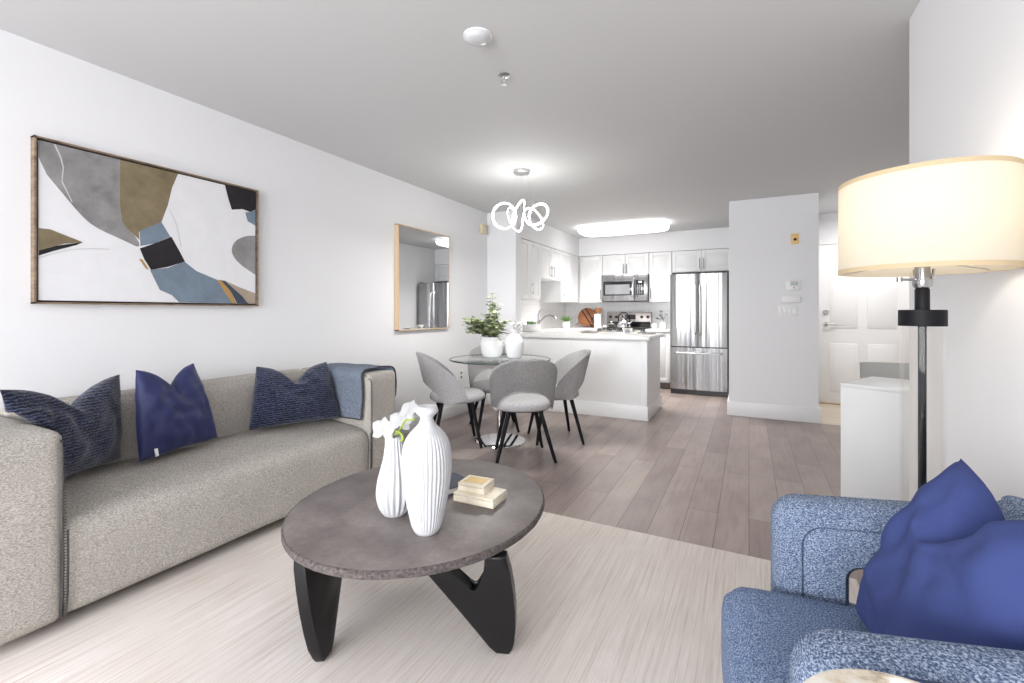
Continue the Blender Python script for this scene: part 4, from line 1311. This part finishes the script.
# right counter: cup and dark blossom arrangement
bm = B(); lathe(bm, [(.035, .001), (.04, .005), (.044, .08), (.040, .08), (.036, .012), (.01, .01)], 24, (-1.355, 7.62, .915))
tag(link('cup', bm, M['gloss_white'], origin=(-1.355, 7.62, .915)), 'white cup on the short counter right of the stove', 'cup')
fa = thing('flower_arrangement', 'white jar of dark blossom twigs beside the fridge', 'flowers', (-1.22, 7.66, .915))
bm = B(); lathe(bm, [(.04, .001), (.05, .006), (.055, .07), (.035, .10), (.038, .11), (.03, .11), (.01, .09)], 24, (-1.22, 7.66, .915)); link('jar', bm, M['gloss_white'], fa)
bm = B(); bm2 = B(); rnd = random.Random(9)
for k in range(9):
    a = rnd.uniform(0, 6.28); rr = rnd.uniform(.04, .13)
    tip = Vector((-1.22 + math.cos(a) * rr, 7.64 + math.sin(a) * rr * .6, rnd.uniform(1.05, 1.24)))
    tube(bm, [(-1.22, 7.66, 1.0), Vector((-1.22, 7.66, 1.06)), tip], .002, 5)
    for j in range(5):
        b_ = rnd.uniform(0, 6.28); leaf(bm2, tip, (math.cos(b_), math.sin(b_), rnd.uniform(-.5, .8)), .03, .011)
link('twigs', bm, M['twig'], fa); o = link('petals', bm2, M['dark'], fa, 0); o['kind'] = 'stuff'

# ------------------------------------------------------------------ wall fittings on the hall wall
YF = 5.85
ap = thing('amber_wall_plate', 'small amber wall plate with a dark sensor high on the hall wall', 'wall plate', (.443, YF, 1.92))
bx('cover_plate', (.405, .48, YF - .012, YF, 1.92, 2.035), M['yellow_plate'], ap, .004)
bm = B(); lathe(bm, [(.016, 0), (.014, .008), (.004, .010)], 16); bmesh.ops.transform(bm, matrix=Matrix.Translation((.444, YF - .011, 1.972)) @ Rx, verts=bm.verts); link('sensor', bm, M['dark'], ap)
th = thing('thermostat', 'white thermostat with a small screen, upper of the fittings on the hall wall', 'thermostat', (.425, YF, 1.42))
bx('housing', (.36, .49, YF - .025, YF, 1.42, 1.53), M['plastic'], th, .006)
bx('screen', (.40, .47, YF - .027, YF - .024, 1.47, 1.515), M['lcd'], th)
bx('dial', (.428, .438, YF - .029, YF - .024, 1.44, 1.452), M['dark'], th)
sp_ = thing('intercom_panel', 'long low white control box just under the thermostat', 'control box', (.43, YF, 1.28))
bx('housing', (.315, .50, YF - .022, YF, 1.285, 1.36), M['plastic'], sp_, .006)
bx('lower_flap', (.32, .495, YF - .026, YF - .02, 1.288, 1.318), M['trim'], sp_, .002)
sw = thing('light_switch', 'white four-gang light switch plate lowest on the hall wall', 'switch', (.39, YF, 1.13))
bx('cover_plate', (.285, .475, YF - .007, YF, 1.14, 1.255), M['plastic'], sw, .003)
for k in range(4): bx('rocker', (.297 + k * .044, .329 + k * .044, YF - .011, YF - .006, 1.165, 1.23), M['trim'], sw, .002)

# ------------------------------------------------------------------ ceiling things
sd = thing('smoke_detector', 'flat round clear-white dome on the ceiling, nearer the camera', 'detector', (-1.11, 1.81, H))
bm = B(); lathe(bm, [(.066, 0), (.066, -.006), (.060, -.008)], 40, (-1.11, 1.81, H)); link('base', bm, M['plastic'], sd)
bm = B(); lathe(bm, [(.060, -.008), (.054, -.018), (.040, -.026), (.02, -.030), (.002, -.031)], 40, (-1.11, 1.81, H)); link('cover_dome', bm, M['dome'], sd)
sk = thing('fire_sprinkler', 'small chrome fire sprinkler head on the ceiling beyond the white dome', 'sprinkler', (-1.17, 2.175, H))
bm = B(); lathe(bm, [(.034, 0), (.034, -.004), (.02, -.010), (.012, -.012)], 28, (-1.17, 2.175, H)); link('escutcheon', bm, M['nickel'], sk)
bm = B()
tube(bm, [(-1.17, 2.175, H - .01), (-1.17, 2.175, H - .03)], .007, 8)
for s_ in (-1, 1): tube(bm, [(-1.17 + s_ * .006, 2.175, H - .02), (-1.17 + s_ * .012, 2.175, H - .032), (-1.17, 2.175, H - .048)], .0025, 6)
link('frame', bm, M['nickel'], sk)
bm = B(); lathe(bm, [(.016, -.048), (.016, -.051)], 16, (-1.17, 2.175, H)); link('deflector', bm, M['nickel'], sk)

kl = thing('kitchen_ceiling_light', 'long white lit wraparound ceiling fixture over the kitchen', 'ceiling light', (-1.65, 6.74, H))
bx('mount', (-2.20, -1.10, 6.50, 6.98, H - .02, H), M['nickel'], kl, .004)
bm = B()
def pillf(z, k):
    return k
prof_l = [(.90, -.02), (1.0, -.03), (1.0, -.06), (.96, -.085), (.85, -.10), (.5, -.105)]
rows = []
for k_, z in prof_l:
    row = []
    for i in range(64):
        t = 2 * PI * i / 64
        cx_ = math.copysign(abs(math.cos(t)) ** .28, math.cos(t)); sy_ = math.copysign(abs(math.sin(t)) ** .5, math.sin(t))
        row.append(bm.verts.new((-1.65 + .64 * (1 - (1 - k_) * .45) * cx_, 6.74 + .28 * k_ * sy_, H + z)))
    rows.append(row)
for a, b_ in zip(rows, rows[1:]):
    for i in range(64): bm.faces.new((a[i], a[(i + 1) % 64], b_[(i + 1) % 64], b_[i]))
bm.faces.new(rows[-1]); bm.faces.new(list(reversed(rows[0])))
link('diffuser', bm, M['frost'], kl, 60)
area_light('kitchen_fixture_light', (-1.65, 6.74, H - .115), (0, 0, 0), 1.1, .45, 32, (1, .98, .95)).data.spread = math.radians(125)

ch = thing('chandelier', 'coiled ring LED chandelier, lit white, over the glass dining table', 'chandelier', (-1.82, 3.72, H))
cx, cy, czc = -1.82, 3.72, 2.045
bm = B(); lathe(bm, [(.075, 0), (.075, -.022), (.070, -.026)], 32, (cx, cy, H)); link('canopy', bm, M['nickel'], ch)
bm = B()
for a in (0, 2 * PI / 3, 4 * PI / 3):
    tube(bm, [(cx + .05 * math.cos(a), cy + .05 * math.sin(a), H - .02), (cx + .13 * math.cos(a), cy + .13 * math.sin(a), czc + .08)], .001, 5)
link('suspension_wire', bm, M['nickel'], ch)
def hel(t, nl=5, R0=.165, r0=.098, ph=.3):
    a = nl * t + ph
    return Vector((cx + (R0 + r0 * math.cos(a)) * math.cos(t), cy + (R0 + r0 * math.cos(a)) * math.sin(t), czc + .105 * math.sin(a)))
N = 240
pts = [hel(2 * PI * i / N) for i in range(N)]
bm = B(); tube(bm, pts, .0066, 8, True); link('light_ring', bm, M['led'], ch, 80)
def hel2(t):
    p_ = hel(t); c0 = Vector((cx + .165 * math.cos(t), cy + .165 * math.sin(t), czc))
    return p_ + (c0 - p_).normalized() * .010
bm = B(); tube(bm, [hel2(2 * PI * i / N) for i in range(N)], .0055, 6, True); o = link('ring_backing', bm, M['chrome'], ch, 80); o['label'] = 'chrome inner rim of the coil'
pl_ = bpy.data.lights.new('chandelier_light', 'POINT'); pl_.energy = 8; pl_.shadow_soft_size = .2; pl_.color = (1, .985, .95)
o = bpy.data.objects.new('chandelier_light', pl_); C.objects.link(o); o.location = (cx, cy, czc)
area_light('chandelier_fill', (cx, cy, czc - .13), (0, 0, 0), .5, .5, 17, (1, .985, .95))  # extra area light added under the coil to brighten table, chairs and floor

hl_ = thing('added_hall_fixture', 'unseen round white ceiling light added to brighten the entry hall', 'ceiling light', (1.3, 6.35, H))  # unseen fixture and lamp, added so the hall and door come out bright
bm = B(); lathe(bm, [(.16, 0), (.16, -.02)], 36, (1.3, 6.35, H)); link('base', bm, M['nickel'], hl_)
bm = B(); lathe(bm, [(.15, -.02), (.14, -.05), (.10, -.075), (.02, -.085)], 36, (1.3, 6.35, H)); link('diffuser', bm, M['frost'], hl_)
area_light('hall_fill', (1.3, 6.35, H - .09), (0, 0, 0), .3, .3, 13, (1, .98, .95))

# ------------------------------------------------------------------ desk nook
dk = thing('desk', 'plain white desk with a solid front panel in the nook behind the floor lamp', 'desk', (.50, 3.435, 0), math.atan2(-.479, .878))


def lbox(name, dims, m, parent, bev=0.0):
    bm = B(); box(bm, *dims, bev=bev)
    return link(name, bm, m, parent, local=True)


lbox('desk_top', (0, 1.15, 0, .50, .728, .75), M['desk_white'], dk, .001)
lbox('front_panel', (0, 1.15, 0, .02, 0, .727), M['desk_white'], dk, .001)
lbox('side_panel', (0, .02, .021, .50, 0, .727), M['desk_white'], dk, .001)
lbox('side_panel', (1.13, 1.15, .021, .50, 0, .727), M['desk_white'], dk, .001)
bm = B(); lathe(bm, [(.022, 0), (.022, .003)], 20, (.36, .09, .7505)); link('cable_grommet', bm, M['dark'], dk, local=True)
dc = thing('desk_chair', 'light grey low-backed chair tucked behind the white desk', 'chair', (1.02, 4.30, 0))
bm = B(); soft_box(bm, .80, 1.26, 4.08, 4.52, .42, .50, .03, .008, 6); link('seat', bm, M['leather'], dc, 60)
def backf(u, v):
    a = 2 * u - 1; th_ = a * 1.05
    return (1.02 + .29 * math.sin(th_), 4.42 - .24 * 0 + .20 * math.cos(th_) - .12 + .05 * v, .53 + .26 * v)
bm = B(); grid(bm, 30, 8, backf); bmesh.ops.solidify(bm, geom=bm.faces[:], thickness=.045); link('backrest', bm, M['leather'], dc, 50)
for x, y in ((.84, 4.12), (1.22, 4.12), (.84, 4.48), (1.22, 4.48)):
    bm = B(); tube(bm, [(x, y, .43), (x, y, 0)], [.018, .012], 10); link('leg', bm, M['black_metal'], dc)
for x in (.87, 1.17):
    bm = B(); tube(bm, [(x, 4.46, .46), (x, 4.50, .60)], .014, 8); link('back_post', bm, M['black_metal'], dc)

# ------------------------------------------------------------------ floor lamp
lx, ly = .418, 1.620
fl = thing('floor_lamp', 'floor lamp with a lit ivory drum shade, glass column and black stem', 'lamp', (lx, ly, 0))
bm = B(); lathe(bm, [(.105, 0), (.107, .004), (.107, .02), (.10, .026), (.066, .028)], 48, (lx, ly, 0)); link('base', bm, M['black_metal'], fl)
bm = B()
lathe(bm, [(.047, .03), (.047, 1.144), (.042, 1.144), (.042, .03), (.047, .03)], 48, (lx, ly, 0), cap=False)
link('glass_column', bm, M['glass'], fl)
bm = B(); lathe(bm, [(.051, 1.146), (.051, 1.188), (.049, 1.190), (.013, 1.190)], 48, (lx, ly, 0)); link('column_cap', bm, M['black_metal'], fl)
bm = B(); lathe(bm, [(.009, .03), (.009, 1.19), (.016, 1.19), (.016, 1.245), (.013, 1.25)], 20, (lx, ly, 0)); link('stem', bm, M['black_metal'], fl)
bm = B(); lathe(bm, [(.018, 1.25), (.021, 1.258), (.021, 1.27), (.017, 1.275), (.017, 1.33)], 20, (lx, ly, 0))
tube(bm, [(lx - .01, ly - .01, 1.272), (lx - .052, ly - .028, 1.272)], .003, 6); lathe(bm, [(.0065, -.006), (.0065, .006)], 10, (lx - .055, ly - .029, 1.272))
for k_ in range(3):
    a = k_ * 2.1; tube(bm, [(lx + .018 * math.cos(a), ly + .018 * math.sin(a), 1.255), (lx + .024 * math.cos(a), ly + .024 * math.sin(a), 1.30)], .003, 6)
sock = link('socket', bm, M['faucet'], fl)
bm = B(); lathe(bm, interp([(.013, 1.33), (.02, 1.35), (.03, 1.385), (.03, 1.41), (.02, 1.432), (.003, 1.44)], 16), 20, (lx, ly, 0)); link('bulb', bm, M['bulb'], fl, 80)
z0, z1, SR = 1.294, 1.545, .186
bm = B(); lathe(bm, [(SR, z0), (SR, z1)], 80, (lx, ly, 0), cap=False); sh = link('lamp_shade', bm, M['shade'], fl)
for za, zb in ((z0 - .001, z0 + .011), (z1 - .011, z1 + .001)):
    bm = B(); lathe(bm, [(SR + .0012, za), (SR + .0012, zb)], 80, (lx, ly, 0), cap=False)
    link('shade_trim', bm, M['shade_trim'], sh)
bm = B()
for k_ in range(3):
    a = k_ * 2 * PI / 3 + .5; tube(bm, [(lx + .018 * math.cos(a), ly + .018 * math.sin(a), 1.322), (lx + (SR - .002) * math.cos(a), ly + (SR - .002) * math.sin(a), 1.30)], .002, 6)
link('shade_spider', bm, M['nickel'], fl)
pl_ = bpy.data.lights.new('lamp_bulb_light', 'POINT'); pl_.energy = 1.5; pl_.shadow_soft_size = .035; pl_.color = (1, .91, .76)
o = bpy.data.objects.new('lamp_bulb_light', pl_); C.objects.link(o); o.location = (lx, ly, 1.465)

# ------------------------------------------------------------------ armchair (local: +x = back of the chair, y across, faces -x)
AZ = math.radians(6)
ac = thing('armchair', 'blue tweed armchair with looped open arms in the lower right', 'armchair', (.062, 1.40, .012), AZ)


def arm_bm(y0, y1, rise):
    """rounded loop: outer rounded rectangle with a hole, local x 0..0.56, z 0.05..0.69"""
    def rr(x0, x1, z0, z1, r, n=7):
        out = []
        for cx_, cz_, a0 in ((x1 - r, z1 - r, 0), (x0 + r, z1 - r, 90), (x0 + r, z0 + r, 180), (x1 - r, z0 + r, 270)):
            for i in range(n + 1):
                a = math.radians(a0 + 90 * i / n); out.append((cx_ + r * math.cos(a), cz_ + r * math.sin(a)))
        return out
    outer = rr(.0, .535, .06, .682, .06); mid1 = rr(.012, .523, .072, .670, .055); inn = rr(.168, .45, .40, .522, .028); inn1 = rr(.156, .462, .388, .534, .034)
    s1 = rr(.066, .50, .30, .622, .05); s0 = rr(.060, .506, .294, .628, .05); s2 = rr(.074, .492, .31, .612, .048)
    bm = B(); n_ = len(outer)
    def ring(pts, y):
        return [bm.verts.new((x, y, z + rise * x)) for x, z in pts]
    t = y1 - y0
    loops = [ring(inn, y0 + .02), ring(inn1, y0 + .003), ring(s2, y0 + .002), ring(s1, y0 + .010), ring(s0, y0 + .001), ring(mid1, y0), ring(outer, y0 + .022), ring(outer, y1 - .022), ring(mid1, y1), ring(s0, y1 - .001), ring(s1, y1 - .010), ring(s2, y1 - .002), ring(inn1, y1 - .003), ring(inn, y1 - .02)]
    for a, b_ in zip(loops, loops[1:] + loops[:1]):
        for i in range(n_):
            j = (i + 1) % n_; bm.faces.new((a[i], a[j], b_[j], b_[i]))
    return bm


bm = arm_bm(.0, .10, .065); bmesh.ops.translate(bm, vec=(0, 0, -.014), verts=bm.verts); link('armrest', bm, M['tweed'], ac, 45, local=True)
bm = arm_bm(-.64, -.54, .11); bmesh.ops.translate(bm, vec=(-.065, 0, .004), verts=bm.verts); link('armrest', bm, M['tweed'], ac, 45, local=True)
bm = B(); soft_box(bm, -.125, .50, -.535, -.006, .20, .447, .05, .010, 12); link('seat_cushion', bm, M['tweed_seat'], ac, 60, local=True)
bm = B(); soft_box(bm, .432, .487, -.535, -.006, .20, .76, .028, .010, 10)
bmesh.ops.transform(bm, matrix=Matrix.Translation((0, 0, 0)), verts=bm.verts)
link('backrest', bm, M['tweed'], ac, 60, local=True)
for y_, sh, rise, dz in ((.097, 0, .065, -.026), (-.6405, -.065, .11, .004)):
    bm = B(); pp_ = []
    for cx_, cz_, a0 in ((.463, .606, 0), (.082, .606, 90)):
        for i in range(8):
            a = math.radians(a0 + 90 * i / 7); x_ = cx_ + .068 * math.cos(a); pp_.append((x_ + sh, y_, cz_ + .068 * math.sin(a) + rise * x_ + dz))
    pp_ = [(pp_[0][0], y_, .12)] + pp_ + [(pp_[-1][0], y_, .12)]
    tube(bm, pp_, .0045, 6)
    o = link('piping', bm, M['piping'], ac, local=True); o['label'] = 'dark seam piping on the outer arm'
for x, y in ((.06, .05), (.49, .05), (.06, -.59), (.44, -.59)):
    bm = B(); tube(bm, [(x, y, .07), (x, y, 0)], [.024, .016], 12); link('leg', bm, M['black_wood'], ac, local=True)

pc = pillow('throw_pillow', 'large plain blue cushion with a karate-chopped top on the blue armchair', M['navy_soft'], (.250, 1.12, .478), (.12, -.99, 0), (.40, .06, .88), .42, .43, .17, .12, 8, None, .12, .30)

# ------------------------------------------------------------------ side table in front
sx_, sy_ = .168, .592
s_t = thing('side_table', 'small round cream marble side table at the bottom edge, by the armchair', 'side table', (sx_, sy_, .012))
bm = B(); lathe(bm, [(.120, .720), (.126, .722), (.127, .730), (.126, .738), (.120, .740)], 64, (sx_, sy_, 0)); link('tabletop', bm, M['marble'], s_t)
bm = B(); lathe(bm, [(.08, .712), (.08, .7195), (.02, .712), (.014, .66), (.014, .06), (.02, .03)], 28, (sx_, sy_, 0)); link('pedestal', bm, M['brass'], s_t)
bm = B(); lathe(bm, [(.098, .012), (.10, .016), (.096, .028), (.02, .032)], 40, (sx_, sy_, 0)); link('base', bm, M['brass'], s_t)

bpy.context.view_layer.update()
